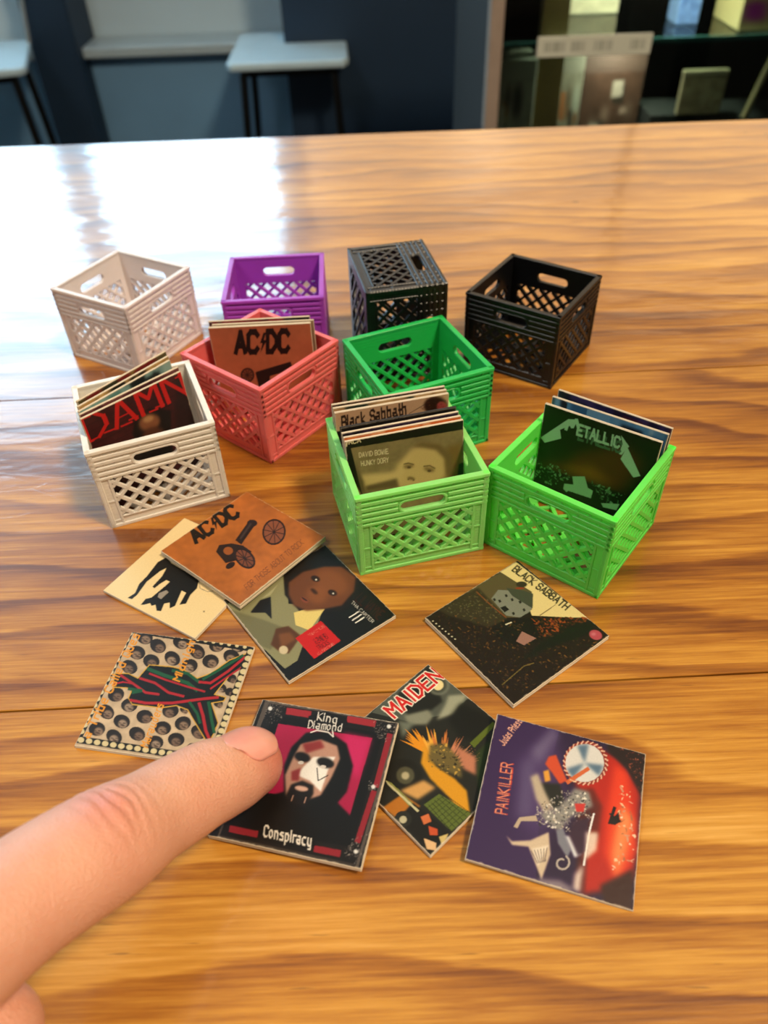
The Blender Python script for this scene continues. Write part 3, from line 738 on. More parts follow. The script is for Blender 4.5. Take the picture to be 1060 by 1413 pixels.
  ('p','2a211c',0,1.0,[187,813,189,792,183,774,169,760,149,753,125,754,101,761,78,775,61,794,51,815,48,836,55,855,69,869,89,876,113,875,138,867,160,853,177,834]),
  ('p','8d7560',2,1.0,[164,782,163,770,158,761,148,755,136,754,122,757,109,764,98,775,90,788,86,801,87,813,93,822,102,828,115,829,128,826,142,819,153,808,161,795]),
  ('p','4a382e',1,1.0,[160,776,159,774,156,772,150,772,144,773,136,775,129,777,123,780,119,783,118,786,119,788,122,789,128,790,135,789,142,787,149,785,155,782,159,779]),
  ('p','35281f',0,1.0,[101,796,125,793,123,800,99,802]),
  ('p','35281f',0,1.0,[134,798,157,798,155,805,132,805]),
  ('p','2a211c',0,1.0,[328,747,328,727,320,710,305,699,284,694,260,696,236,705,215,721,199,740,191,761,191,782,199,799,214,811,235,816,259,813,284,804,305,788,320,768]),
  ('p','7a6352',2,1.0,[312,724,310,713,304,703,295,698,283,696,270,699,257,706,246,717,238,729,235,742,236,754,242,763,251,769,263,770,277,767,290,760,301,750,308,737]),
  ('p','4a382e',1,1.0,[300,717,299,715,295,713,290,713,283,714,276,715,269,718,263,721,260,724,258,727,259,729,263,730,268,730,275,730,282,728,289,725,295,723,299,720]),
  ('p','35281f',0,1.0,[242,736,265,734,264,740,240,743]),
  ('p','35281f',0,1.0,[274,739,297,738,296,745,273,746]),
  ('p','2a211c',0,1.0,[616,788,625,768,628,746,622,725,610,708,593,697,572,692,550,696,530,706,514,722,504,743,501,765,506,786,518,803,536,815,557,819,579,816,600,805]),
  ('p','9b8672',2,1.0,[606,724,605,713,599,704,589,698,577,697,564,700,552,707,541,717,534,729,531,742,533,754,539,763,548,769,561,770,574,767,586,760,597,749,603,737]),
  ('p','4a382e',1,1.0,[603,718,602,716,598,715,593,714,586,715,579,717,572,719,567,722,563,725,562,728,563,730,566,731,572,732,578,731,586,729,592,727,598,724,601,721]),
  ('p','35281f',0,1.0,[546,737,569,735,568,741,545,744]),
  ('p','35281f',0,1.0,[578,740,601,740,599,746,577,747]),
  ('p','2a211c',0,1.0,[770,834,774,813,770,792,759,775,742,764,721,759,698,762,676,772,658,787,646,807,642,828,645,849,656,866,674,878,695,883,719,880,740,870,758,854]),
  ('p','8d7560',2,1.0,[765,792,763,780,757,771,748,765,735,763,723,767,710,774,700,784,693,797,691,810,692,822,699,831,708,837,721,838,734,835,746,828,756,817,763,804]),
  ('p','4a382e',1,1.0,[746,783,745,781,741,779,736,779,729,780,722,782,715,784,710,787,706,790,705,793,706,795,710,796,715,797,722,796,729,794,735,792,741,789,744,786]),
  ('p','35281f',0,1.0,[689,802,712,800,711,807,688,809]),
  ('p','35281f',0,1.0,[722,805,744,805,743,811,720,812]),
  ('p','2a211c',0,1.0,[185,657,180,639,168,626,149,619,127,620,102,628,79,642,60,661,48,682,43,703,47,721,60,734,78,741,102,740,126,732,150,717,168,698,181,677]),
  ('p','7a6352',2,1.0,[157,649,156,637,150,628,141,623,129,621,116,624,103,631,91,641,84,654,80,666,81,678,86,687,96,693,108,694,122,691,135,684,146,674,153,662]),
  ('p','4a382e',1,1.0,[155,643,154,641,151,640,145,639,138,640,131,642,124,644,119,647,115,650,113,652,114,655,118,656,123,656,130,656,137,654,144,651,150,649,154,646]),
  ('p','35281f',0,1.0,[97,662,120,659,119,666,95,668]),
  ('p','35281f',0,1.0,[129,665,152,664,150,671,127,671]),
  ('p','2a211c',0,1.0,[932,969,925,951,911,938,892,932,869,934,845,943,823,959,807,980,797,1002,795,1025,801,1043,815,1057,835,1063,859,1061,883,1051,904,1035,921,1014,930,991]),
  ('p','9b8672',2,1.0,[903,964,901,951,894,942,884,936,872,935,859,938,847,945,837,956,830,969,827,983,829,995,836,1005,846,1011,858,1012,871,1009,884,1001,894,990,901,977]),
  ('p','4a382e',1,1.0,[901,958,900,955,896,954,891,954,884,954,877,956,870,959,865,962,861,965,860,968,861,970,865,972,870,972,877,971,884,969,891,967,896,964,900,960]),
  ('p','35281f',0,1.0,[844,978,868,975,867,982,843,985]),
  ('p','35281f',0,1.0,[877,981,900,980,899,987,876,988]),
  ('p','2a211c',0,1.0,[921,874,918,854,907,838,890,827,868,824,845,829,822,840,803,857,790,878,785,900,787,920,798,936,816,946,837,949,861,945,884,933,903,916,916,895]),
  ('p','8d7560',2,1.0,[892,854,889,842,883,833,873,827,861,826,848,829,836,836,826,847,819,860,817,873,819,885,825,894,835,900,847,901,860,898,873,891,883,880,889,867]),
  ('p','4a382e',1,1.0,[890,848,889,846,885,845,880,845,873,845,866,847,860,849,854,852,851,856,849,858,850,861,854,862,859,862,866,861,873,860,880,857,885,854,889,851]),
  ('p','35281f',0,1.0,[834,868,857,865,856,872,833,875]),
  ('p','35281f',0,1.0,[866,871,889,870,888,877,865,878]),
  ('p','2a211c',0,1.0,[164,465,174,446,178,426,174,406,164,390,147,379,127,375,105,377,85,387,68,402,57,421,53,441,57,461,67,477,84,489,105,493,126,490,147,481]),
  ('p','7a6352',2,1.0,[173,407,172,396,167,388,157,382,146,381,133,384,120,390,110,400,102,411,98,423,99,434,105,443,114,448,126,449,139,447,151,440,162,430,170,419]),
  ('p','4a382e',1,1.0,[155,399,154,397,151,396,146,396,139,396,132,398,126,400,120,403,116,405,115,408,116,410,119,411,124,411,131,411,138,409,145,407,150,405,154,402]),
  ('p','35281f',0,1.0,[99,416,122,414,120,421,97,423]),
  ('p','35281f',0,1.0,[130,419,152,419,151,425,128,426]),
  ('p','2a211c',0,1.0,[306,382,313,362,312,344,303,327,289,315,269,309,247,310,226,317,207,329,193,346,186,366,187,385,196,401,210,414,230,420,252,419,274,412,293,399]),
  ('p','9b8672',2,1.0,[291,336,290,326,285,317,276,312,264,311,251,313,239,320,229,329,221,340,218,352,219,362,225,371,234,376,245,378,258,375,270,368,281,359,288,348]),
  ('p','4a382e',1,1.0,[288,331,287,329,284,327,279,327,272,328,265,329,259,331,253,334,250,336,248,339,249,341,253,342,258,342,264,342,271,340,278,338,283,336,287,333]),
  ('p','35281f',0,1.0,[233,347,255,345,254,351,231,353]),
  ('p','35281f',0,1.0,[264,350,286,350,284,356,262,356]),
  ('p','2a211c',0,1.0,[173,253,165,239,150,231,130,230,107,235,84,247,64,264,50,283,42,303,42,321,50,335,65,343,85,344,108,339,131,327,151,310,166,290,173,271]),
  ('p','8d7560',2,1.0,[164,262,163,251,158,243,149,238,137,236,125,239,112,245,102,254,94,265,91,277,92,287,97,296,106,301,118,302,130,300,143,293,153,284,161,273]),
  ('p','4a382e',1,1.0,[147,254,146,252,142,251,137,250,131,251,124,252,117,254,112,257,108,260,107,262,108,264,111,265,116,266,123,265,129,264,136,261,142,259,145,256]),
  ('p','35281f',0,1.0,[91,270,113,268,112,274,89,276]),
  ('p','35281f',0,1.0,[122,273,144,273,142,279,120,279]),
  ('p','2a211c',0,1.0,[456,303,460,284,457,266,447,251,431,241,411,237,389,239,368,248,351,262,339,279,334,298,336,316,347,331,363,341,383,345,406,343,427,334,444,320]),
  ('p','7a6352',2,1.0,[454,266,452,256,447,248,438,242,426,241,414,244,402,250,392,259,385,270,382,281,383,292,389,300,398,305,409,307,422,304,434,298,444,288,451,278]),
  ('p','4a382e',1,1.0,[434,258,433,256,430,255,425,255,419,255,412,257,405,259,400,261,397,264,395,266,396,268,399,270,405,270,411,269,418,268,424,266,429,263,433,261]),
  ('p','35281f',0,1.0,[380,275,402,273,401,279,379,280]),
  ('p','35281f',0,1.0,[411,278,432,277,431,283,409,283]),
  ('p','2a211c',0,1.0,[314,225,314,207,306,192,292,182,273,177,250,179,228,186,208,199,193,216,185,235,185,252,192,268,207,278,227,283,249,281,272,273,291,260,306,243]),
  ('p','9b8672',2,1.0,[300,204,299,194,294,186,285,181,274,180,261,182,249,188,239,197,232,208,228,219,230,229,235,238,244,243,255,244,268,242,280,235,290,226,297,216]),
  ('p','4a382e',1,1.0,[287,197,286,196,283,194,278,194,272,195,265,196,259,198,253,200,250,203,248,205,249,207,252,209,258,209,264,208,271,207,277,205,282,202,286,200]),
  ('p','35281f',0,1.0,[233,213,255,212,254,217,232,219]),
  ('p','35281f',0,1.0,[263,216,285,216,283,222,262,222]),
  ('p','2a211c',0,1.0,[155,163,162,144,161,126,153,111,139,99,120,93,99,94,78,100,59,112,45,128,38,146,38,164,46,180,60,192,80,198,101,198,123,191,141,179]),
  ('p','8d7560',2,1.0,[157,122,156,111,150,103,142,98,130,97,118,100,106,105,95,114,88,125,85,136,86,146,91,154,100,159,111,160,124,158,136,152,146,143,153,132]),
  ('p','4a382e',1,1.0,[138,114,137,112,134,111,129,110,123,111,116,112,109,114,104,117,100,119,99,122,100,123,103,125,108,125,114,124,121,123,128,121,133,119,137,116]),
  ('p','35281f',0,1.0,[83,129,106,128,104,133,82,135]),
  ('p','35281f',0,1.0,[114,132,135,132,133,138,112,138]),
  ('p','2a211c',0,1.0,[462,138,459,122,448,109,432,102,411,101,389,106,368,116,350,131,338,149,333,167,336,183,346,196,363,204,384,205,406,200,428,189,445,174,457,156]),
  ('p','7a6352',2,1.0,[453,129,452,119,446,111,437,106,426,105,414,107,402,113,392,122,386,132,383,143,384,153,389,161,398,166,410,168,422,165,434,159,444,150,450,140]),
  ('p','4a382e',1,1.0,[434,121,433,119,430,118,425,118,419,118,412,120,406,122,400,124,397,126,396,129,397,131,400,132,405,132,411,132,418,130,424,128,429,126,433,123]),
  ('p','35281f',0,1.0,[381,137,402,135,401,141,380,142]),
  ('p','35281f',0,1.0,[411,140,432,139,430,145,409,145]),
  ('p','2a211c',0,1.0,[310,80,304,66,290,57,272,54,250,57,228,66,208,80,192,98,183,116,182,134,188,148,202,158,221,161,243,158,265,148,285,134,301,116,309,97]),
  ('p','9b8672',2,1.0,[288,81,287,71,282,63,273,59,262,57,250,60,238,66,228,74,221,84,218,95,219,105,224,113,233,118,244,120,256,117,268,111,278,103,285,92]),
  ('p','4a382e',1,1.0,[284,76,283,74,279,73,274,72,268,73,262,74,255,76,250,79,246,81,245,83,246,85,249,86,254,87,260,86,267,85,274,83,279,81,282,78]),
  ('p','35281f',0,1.0,[230,91,252,89,250,95,229,97]),
  ('p','35281f',0,1.0,[260,94,281,94,279,100,258,100]),
  ('p','2a211c',0,1.0,[621,230,623,212,619,195,607,181,590,173,569,170,548,174,528,184,511,198,501,216,498,234,503,251,514,265,532,273,552,276,574,272,595,262,611,247]),
  ('p','8d7560',2,1.0,[599,196,597,186,592,178,583,173,571,172,559,174,548,180,538,189,531,200,529,211,530,221,536,229,545,234,556,235,568,233,580,227,590,218,596,207]),
  ('p','4a382e',1,1.0,[597,191,596,189,592,188,587,187,581,188,575,189,568,191,563,194,560,196,558,199,559,201,563,202,568,202,574,202,581,200,587,198,592,196,595,193]),
  ('p','35281f',0,1.0,[544,207,565,205,564,211,543,213]),
  ('p','35281f',0,1.0,[574,210,595,209,594,215,572,215]),
  ('p','2a211c',0,1.0,[618,385,625,366,624,347,616,330,602,317,584,309,563,308,542,314,523,325,510,342,502,360,503,380,510,397,524,411,543,418,565,419,586,413,604,402]),
  ('p','7a6352',2,1.0,[600,335,598,325,593,316,584,311,572,310,560,312,548,319,538,328,531,339,528,351,530,361,536,370,545,375,556,376,569,374,581,367,591,358,597,347]),
  ('p','4a382e',1,1.0,[600,330,599,328,596,327,591,327,584,327,577,329,571,331,566,333,562,336,561,338,562,340,565,342,570,342,577,341,584,340,590,338,595,335,599,333]),
  ('p','35281f',0,1.0,[546,347,568,345,567,351,545,353]),
  ('p','35281f',0,1.0,[577,350,598,349,597,355,575,356]),
  ('p','2a211c',0,1.0,[607,119,611,101,608,84,597,70,581,61,561,57,540,60,520,68,504,81,493,97,489,115,492,132,502,146,518,156,538,160,560,157,580,149,596,136]),
  ('p','9b8672',2,1.0,[597,84,595,74,590,66,581,61,570,60,558,62,546,68,537,77,530,87,527,98,529,108,534,116,543,121,554,122,567,119,578,114,588,105,594,95]),
  ('p','4a382e',1,1.0,[585,77,584,75,581,74,576,74,570,75,563,76,557,78,552,80,549,83,548,85,549,87,552,88,557,88,563,88,569,86,576,84,581,82,584,80]),
  ('p','35281f',0,1.0,[533,93,554,91,553,96,532,98]),
  ('p','35281f',0,1.0,[563,95,584,95,582,101,561,101]),
  ('p','2a211c',0,1.0,[736,311,745,293,747,273,742,255,731,240,714,229,695,225,674,227,656,236,641,250,631,268,629,288,634,306,645,322,662,332,682,337,702,334,721,325]),
  ('p','8d7560',2,1.0,[737,255,735,245,729,237,720,232,709,230,697,233,685,239,676,248,669,259,667,270,668,280,674,289,683,294,695,295,707,292,718,286,728,277,734,266]),
  ('p','4a382e',1,1.0,[723,248,722,246,719,245,714,245,708,245,701,247,695,249,690,251,687,254,685,256,686,258,690,259,695,260,701,259,708,258,714,256,719,253,722,250]),
  ('p','35281f',0,1.0,[671,264,692,262,691,268,670,270]),
  ('p','35281f',0,1.0,[701,267,722,267,721,273,700,273]),
  ('p','2a211c',0,1.0,[746,160,749,142,744,125,733,112,716,103,696,100,675,103,655,112,639,126,629,143,626,161,630,178,641,191,658,200,679,203,700,200,720,191,736,177]),
  ('p','7a6352',2,1.0,[727,126,725,116,720,108,711,103,700,102,688,104,677,110,667,119,661,129,658,140,660,150,666,158,675,163,686,164,698,162,709,156,719,147,725,137]),
  ('p','4a382e',1,1.0,[722,120,721,118,718,117,713,117,707,117,700,119,694,121,689,123,686,126,684,128,686,130,689,131,694,131,700,131,706,129,712,127,717,125,721,123]),
  ('p','35281f',0,1.0,[670,136,691,134,690,140,669,141]),
  ('p','35281f',0,1.0,[700,139,721,138,719,144,699,144]),
  ('p','2a211c',0,1.0,[291,1001,287,990,279,982,267,979,253,980,238,986,224,996,213,1009,207,1023,205,1036,208,1047,216,1055,228,1058,243,1056,258,1050,272,1040,282,1028,289,1014]),
  ('p','9b8672',2,1.0,[283,990,282,982,279,976,273,973,266,972,257,974,249,979,243,985,238,993,236,1001,237,1009,240,1014,246,1018,254,1019,262,1017,270,1012,276,1006,281,998]),
  ('p','4a382e',1,1.0,[281,980,280,979,278,978,275,978,270,978,266,980,262,981,258,983,256,985,255,987,256,988,258,989,261,989,265,988,270,987,274,986,277,984,280,982]),
  ('p','35281f',0,1.0,[238,1001,255,996,254,1003,238,1008]),
  ('p','35281f',0,1.0,[259,1001,274,999,273,1006,257,1008]),
  ('p','2a211c',0,1.0,[696,400,698,389,695,378,689,369,679,363,667,361,654,363,641,369,632,377,625,388,623,399,625,410,632,419,642,424,654,427,667,425,680,419,689,410]),
  ('p','8d7560',2,1.0,[691,370,690,364,687,359,681,356,674,355,667,356,660,360,654,366,650,372,649,379,650,385,653,390,659,394,666,394,673,393,680,389,686,383,690,377]),
  ('p','4a382e',1,1.0,[688,362,688,361,686,360,683,360,679,360,675,361,671,362,668,364,666,366,666,367,666,368,668,369,671,369,675,369,679,368,683,367,686,365,688,364]),
  ('p','35281f',0,1.0,[651,379,665,375,665,381,651,385]),
  ('p','35281f',0,1.0,[669,380,684,378,683,384,669,386]),
  ('p','2a211c',0,1.0,[888,217,884,200,873,188,856,181,835,180,814,185,794,197,777,212,766,230,763,248,767,265,778,277,795,285,816,286,838,280,858,269,875,253,885,235]),
  ('p','7a6352',2,1.0,[860,206,858,195,852,187,843,182,832,181,820,184,809,190,800,198,793,209,791,220,793,230,799,238,808,243,819,245,831,242,842,236,852,227,858,217]),
  ('p','4a382e',1,1.0,[860,201,859,199,856,198,851,197,845,198,838,199,832,201,827,204,824,206,823,209,824,210,827,212,832,212,838,211,844,210,851,208,856,206,859,203]),
  ('p','35281f',0,1.0,[808,217,830,215,829,220,807,222]),
  ('p','35281f',0,1.0,[838,219,859,219,858,225,837,225]),
  ('p','2a211c',0,1.0,[907,583,902,574,892,569,880,568,867,572,854,579,844,590,836,602,832,615,833,626,839,635,848,640,860,641,874,637,887,630,897,619,905,607,908,594]),
  ('p','9b8672',2,1.0,[891,578,889,571,886,566,880,563,873,562,866,564,859,568,853,573,849,580,848,588,849,594,853,599,859,603,865,603,873,602,880,598,886,592,889,585]),
  ('p','4a382e',1,1.0,[898,571,897,570,895,569,892,569,889,569,884,570,881,571,878,573,876,575,875,576,876,577,878,578,881,578,884,578,888,577,892,576,895,574,897,572]),
  ('p','35281f',0,1.0,[860,589,875,585,875,591,860,595]),
  ('p','35281f',0,1.0,[879,589,893,588,893,594,879,596]),
  ('p','2a211c',0,1.0,[922,464,919,454,912,446,901,442,888,443,875,447,863,454,854,464,848,476,846,487,849,498,857,505,867,509,880,509,893,504,905,497,915,487,921,475]),
  ('p','8d7560',2,1.0,[922,452,921,446,917,441,912,438,905,437,898,439,891,443,885,448,882,455,880,462,882,468,885,473,891,476,897,477,905,476,912,472,917,466,921,459]),
  ('p','4a382e',1,1.0,[911,443,911,442,909,441,906,441,902,441,898,442,894,444,891,445,889,447,889,448,889,449,891,450,894,450,898,450,902,449,906,448,909,446,911,445]),
  ('p','35281f',0,1.0,[874,460,889,457,889,463,874,466]),
  ('p','35281f',0,1.0,[893,461,907,459,906,465,892,467]),
  ('p','2a211c',0,1.0,[945,714,950,702,951,689,947,677,940,668,929,661,917,659,904,661,893,667,884,676,879,688,878,701,882,713,889,723,900,729,912,732,925,730,936,724]),
  ('p','7a6352',2,1.0,[952,670,951,664,947,658,941,655,934,654,927,656,920,660,914,666,910,673,909,680,910,687,914,693,920,696,927,697,934,695,941,691,947,685,951,678]),
  ('p','4a382e',1,1.0,[942,661,941,660,939,659,936,659,932,659,928,660,925,661,922,663,919,665,919,666,919,668,922,668,925,669,928,668,932,667,936,666,939,664,941,662]),
  ('p','35281f',0,1.0,[904,679,919,675,919,681,904,685]),
  ('p','35281f',0,1.0,[923,680,938,678,937,684,923,686]),
  ('p','2a211c',0,1.0,[620,1015,621,1002,618,989,611,980,599,974,586,973,572,976,559,983,548,994,542,1007,540,1020,543,1032,550,1042,562,1047,575,1049,590,1046,603,1038,613,1027]),
  ('p','9b8672',2,1.0,[616,983,615,975,612,970,606,966,598,965,590,967,583,972,577,978,572,986,571,994,572,1001,575,1007,581,1011,589,1012,597,1010,604,1005,610,998,615,991]),
  ('p','4a382e',1,1.0,[611,973,611,972,609,971,605,971,601,971,597,972,593,974,589,976,587,978,586,979,587,981,589,981,593,982,597,981,601,980,605,979,608,977,611,975]),
  ('p','35281f',0,1.0,[570,993,586,989,586,996,570,1000]),
  ('p','35281f',0,1.0,[591,994,606,992,605,999,590,1001]),
  ('p','2a211c',0,1.0,[841,128,846,118,847,107,844,97,837,88,828,82,816,80,805,81,794,86,786,94,781,105,780,115,783,126,789,135,799,141,811,143,822,141,833,136]),
  ('p','8d7560',2,1.0,[833,88,832,82,829,78,823,75,817,74,810,76,803,79,798,84,794,90,793,96,794,102,798,107,803,110,809,111,816,109,823,106,828,101,832,95]),
  ('p','4a382e',1,1.0,[840,82,839,81,837,80,834,80,831,81,827,81,823,83,820,84,819,85,818,87,819,88,820,88,823,89,827,88,831,88,834,86,837,85,839,84]),
  ('p','35281f',0,1.0,[804,97,818,94,818,100,804,103]),
  ('p','35281f',0,1.0,[822,98,835,97,835,102,821,104]),
  ('p','2a211c',0,1.0,[970,593,973,581,972,569,967,559,957,551,946,547,933,547,921,551,910,559,903,569,900,581,901,593,906,603,915,611,927,615,940,615,952,611,963,603]),
  ('p','7a6352',2,1.0,[977,558,976,551,972,546,966,543,960,542,952,544,945,548,940,553,936,560,935,567,936,574,940,579,945,582,952,583,960,582,967,578,972,572,976,565]),
  ('p','4a382e',1,1.0,[964,548,963,547,961,546,958,546,954,546,950,547,946,548,943,550,941,552,941,553,941,554,943,555,946,555,950,555,954,554,958,553,961,551,963,549]),
  ('p','35281f',0,1.0,[926,565,941,562,941,568,926,572]),
  ('p','35281f',0,1.0,[945,566,959,565,959,571,945,573]),
  ('p','141310',0,1.0,[52,526,31,608,131,623,220,593,231,638,258,720,438,729,533,717,659,659,745,714,849,852,960,931,965,816,892,719,833,542,924,532,920,499,836,470,937,319,927,182,894,177,775,295,683,391,589,412,486,377,268,373,219,418,217,492,168,501,68,491]),
  ('p','c9a03c',0,1.0,[56,524,34,609,26,610,49,524]),
  ('p','c9a03c',0,1.0,[31,604,134,619,131,627,27,612]),
  ('p','c9a03c',0,1.0,[129,620,221,589,221,597,129,627]),
  ('p','c9a03c',0,1.0,[223,590,235,637,228,641,215,594]),
  ('p','c9a03c',0,1.0,[235,634,262,719,255,724,227,639]),
  ('p','c9a03c',0,1.0,[258,716,440,725,438,734,255,724]),
  ('p','c9a03c',0,1.0,[437,725,535,713,534,721,435,734]),
  ('p','c9a03c',0,1.0,[531,714,660,654,662,662,532,722]),
  ('p','c9a03c',0,1.0,[661,654,748,711,743,719,656,662]),
  ('p','c9a03c',0,1.0,[747,710,853,850,847,856,741,716]),
  ('p','c9a03c',0,1.0,[850,847,964,928,959,936,845,855]),
  ('p','c9a03c',0,1.0,[956,934,962,816,969,814,964,932]),
  ('p','c9a03c',0,1.0,[963,821,888,721,894,715,969,815]),
  ('p','c9a03c',0,1.0,[889,723,829,543,836,539,896,718]),
  ('p','c9a03c',0,1.0,[832,539,925,528,925,535,831,547]),
  ('p','c9a03c',0,1.0,[920,534,916,498,923,496,927,532]),
  ('p','c9a03c',0,1.0,[919,503,833,473,836,466,923,495]),
  ('p','c9a03c',0,1.0,[832,469,935,317,940,320,838,473]),
  ('p','c9a03c',0,1.0,[933,322,924,181,931,179,940,320]),
  ('p','c9a03c',0,1.0,[927,186,892,180,894,173,930,178]),
  ('p','c9a03c',0,1.0,[898,178,776,299,772,294,893,173]),
  ('p','c9a03c',0,1.0,[779,296,684,394,680,390,774,292]),
  ('p','c9a03c',0,1.0,[685,394,587,416,587,408,685,387]),
  ('p','c9a03c',0,1.0,[588,416,482,380,486,373,592,408]),
  ('p','c9a03c',0,1.0,[486,381,265,377,268,369,488,373]),
  ('p','c9a03c',0,1.0,[271,374,220,421,216,417,267,370]),
  ('p','c9a03c',0,1.0,[223,415,221,492,213,494,215,417]),
  ('p','c9a03c',0,1.0,[218,495,166,505,167,498,219,488]),
  ('p','c9a03c',0,1.0,[168,505,65,495,68,487,171,497]),
  ('p','c9a03c',0,1.0,[72,490,55,528,48,527,65,489]),
  ('p','a8242c',0,1.0,[75,591,196,536,199,554,78,610]),
  ('p','a8242c',0,1.0,[188,540,327,472,331,490,192,558]),
  ('p','a8242c',0,1.0,[324,473,436,472,430,492,319,493]),
  ('p','1f5a3a',0,1.0,[231,455,302,484,288,508,216,479]),
  ('p','1f5a3a',0,1.0,[292,507,177,508,185,483,299,482]),
  ('p','a8242c',0,1.0,[238,394,367,387,362,409,233,416]),
  ('p','a8242c',0,1.0,[361,387,561,417,553,439,352,408]),
  ('p','a8242c',0,1.0,[555,416,784,489,774,510,544,437]),
  ('p','a8242c',0,1.0,[776,486,877,514,867,535,767,508]),
  ('p','1f5a3a',0,1.0,[253,672,415,631,414,660,251,701]),
  ('p','1f5a3a',0,1.0,[405,634,610,593,608,621,402,663]),
  ('p','1f5a3a',0,1.0,[594,599,698,540,706,564,602,624]),
  ('p','a8242c',0,1.0,[231,586,369,561,366,582,228,606]),
  ('p','a8242c',0,1.0,[358,565,495,497,499,515,362,583]),
  ('p','a8242c',0,1.0,[491,498,621,483,619,503,487,519]),
  ('p','a8242c',0,1.0,[286,639,442,600,442,616,285,655]),
  ('p','a8242c',0,1.0,[437,602,619,568,618,584,435,617]),
  ('p','a8242c',0,1.0,[613,569,759,547,757,563,611,585]),
  ('p','1f5a3a',0,1.0,[448,684,581,675,576,702,443,710]),
  ('p','1f5a3a',0,1.0,[566,680,687,615,693,637,572,703]),
  ('p','a8242c',0,1.0,[684,618,779,623,773,644,678,639]),
  ('p','a8242c',0,1.0,[778,623,877,744,861,761,762,638]),
  ('p','a8242c',0,1.0,[874,739,967,890,950,906,857,754]),
  ('p','1f5a3a',0,1.0,[711,645,848,791,831,810,694,663]),
  ('p','1f5a3a',0,1.0,[842,785,948,903,931,922,825,804]),
  ('p','a8242c',0,1.0,[734,456,802,353,820,363,753,466]),
  ('p','a8242c',0,1.0,[796,363,862,240,882,247,816,371]),
  ('p','a8242c',0,1.0,[858,246,913,178,929,190,874,258]),
  ('p','1f5a3a',0,1.0,[665,450,760,361,771,375,677,464]),
  ('p','1f5a3a',0,1.0,[752,371,803,292,819,301,768,379]),
  ('p','1f5a3a',0,1.0,[800,475,872,334,892,341,820,483]),
  ('p','1f5a3a',0,1.0,[867,342,927,234,946,242,887,350]),
  ('p','a8242c',0,1.0,[793,578,899,716,888,726,782,589]),
  ('p','a8242c',0,1.0,[896,711,963,794,952,805,885,723]),
  ('p','a8242c',0,1.0,[65,512,126,539,118,551,57,524]),
  ('p','a8242c',0,1.0,[119,538,200,537,196,550,115,551]),
  ('p','17150f',0,1.0,[-48,1044,-30,84,27,67,16,1021]),
  ('p','cdbd92',0,1.0,[10,991,13,982,12,973,7,966,0,962,-9,961,-18,963,-28,967,-35,975,-41,983,-43,992,-42,1001,-38,1007,-30,1012,-22,1013,-12,1011,-3,1006,5,999]),
  ('p','cdbd92',0,1.0,[11,926,13,917,12,909,8,902,1,898,-8,897,-17,898,-26,903,-34,910,-39,919,-42,927,-41,936,-36,942,-29,947,-21,948,-11,946,-2,941,6,934]),
  ('p','cdbd92',0,1.0,[12,862,14,854,13,845,9,839,2,835,-7,833,-16,835,-25,840,-33,847,-38,855,-41,864,-40,872,-35,878,-28,883,-20,884,-10,882,-1,878,7,871]),
  ('p','cdbd92',0,1.0,[13,800,15,791,14,783,10,777,3,772,-6,771,-15,773,-24,777,-32,784,-37,792,-39,801,-38,809,-34,815,-27,820,-19,821,-9,819,0,815,8,808]),
  ('p','cdbd92',0,1.0,[13,738,16,729,15,721,10,715,4,711,-5,710,-14,711,-23,716,-31,722,-36,731,-38,739,-37,747,-33,753,-26,757,-18,759,-8,757,1,753,8,746]),
  ('p','cdbd92',0,1.0,[14,677,16,669,15,661,11,655,4,651,-4,649,-13,651,-22,655,-30,662,-35,670,-37,678,-36,686,-32,692,-25,696,-17,698,-7,696,2,692,9,685]),
  ('p','cdbd92',0,1.0,[15,617,17,609,16,601,12,595,5,591,-3,590,-13,591,-21,596,-29,602,-34,610,-36,618,-35,626,-31,632,-24,636,-16,637,-6,636,2,631,10,625]),
  ('p','cdbd92',0,1.0,[16,558,18,550,17,542,13,536,6,532,-2,531,-12,533,-20,537,-28,543,-33,551,-35,559,-34,567,-30,573,-23,577,-15,578,-6,576,3,572,11,566]),
  ('p','cdbd92',0,1.0,[16,500,18,492,17,484,13,478,7,475,-2,473,-11,475,-19,479,-27,485,-32,493,-34,501,-33,508,-29,514,-22,518,-14,519,-5,518,4,514,11,507]),
  ('p','cdbd92',0,1.0,[17,443,19,435,18,427,14,421,7,418,-1,416,-10,418,-18,422,-26,428,-31,435,-33,443,-32,451,-28,457,-21,461,-13,462,-4,460,5,456,12,450]),
  ('p','cdbd92',0,1.0,[18,386,20,378,19,371,15,365,8,361,0,360,-9,362,-18,366,-25,372,-30,379,-32,387,-31,394,-27,400,-20,404,-12,405,-3,403,6,399,13,393]),
  ('p','cdbd92',0,1.0,[18,330,20,323,19,316,15,310,9,306,1,305,-8,306,-17,310,-24,316,-29,323,-31,331,-30,338,-26,344,-19,348,-11,349,-2,347,6,344,13,338]),
  ('p','cdbd92',0,1.0,[19,275,21,268,20,261,16,255,10,251,2,250,-7,252,-16,255,-23,261,-28,268,-30,276,-29,283,-25,289,-18,292,-10,294,-1,292,7,288,14,283]),
  ('p','cdbd92',0,1.0,[20,221,22,214,21,207,17,201,10,198,2,196,-6,198,-15,202,-22,207,-27,214,-29,222,-28,229,-24,234,-17,238,-9,239,-1,238,8,234,15,228]),
  ('p','cdbd92',0,1.0,[20,168,22,161,21,154,17,148,11,145,3,143,-6,145,-14,148,-21,154,-26,161,-28,168,-27,175,-23,181,-17,184,-9,186,0,184,9,181,16,175]),
  ('p','cdbd92',0,1.0,[21,115,23,108,22,101,18,96,12,92,4,91,-5,92,-13,96,-20,102,-25,108,-27,116,-26,122,-22,128,-16,132,-8,133,1,131,9,128,16,122]),
  ('p','17150f',0,1.0,[-6,21,1018,14,1008,67,-24,75]),
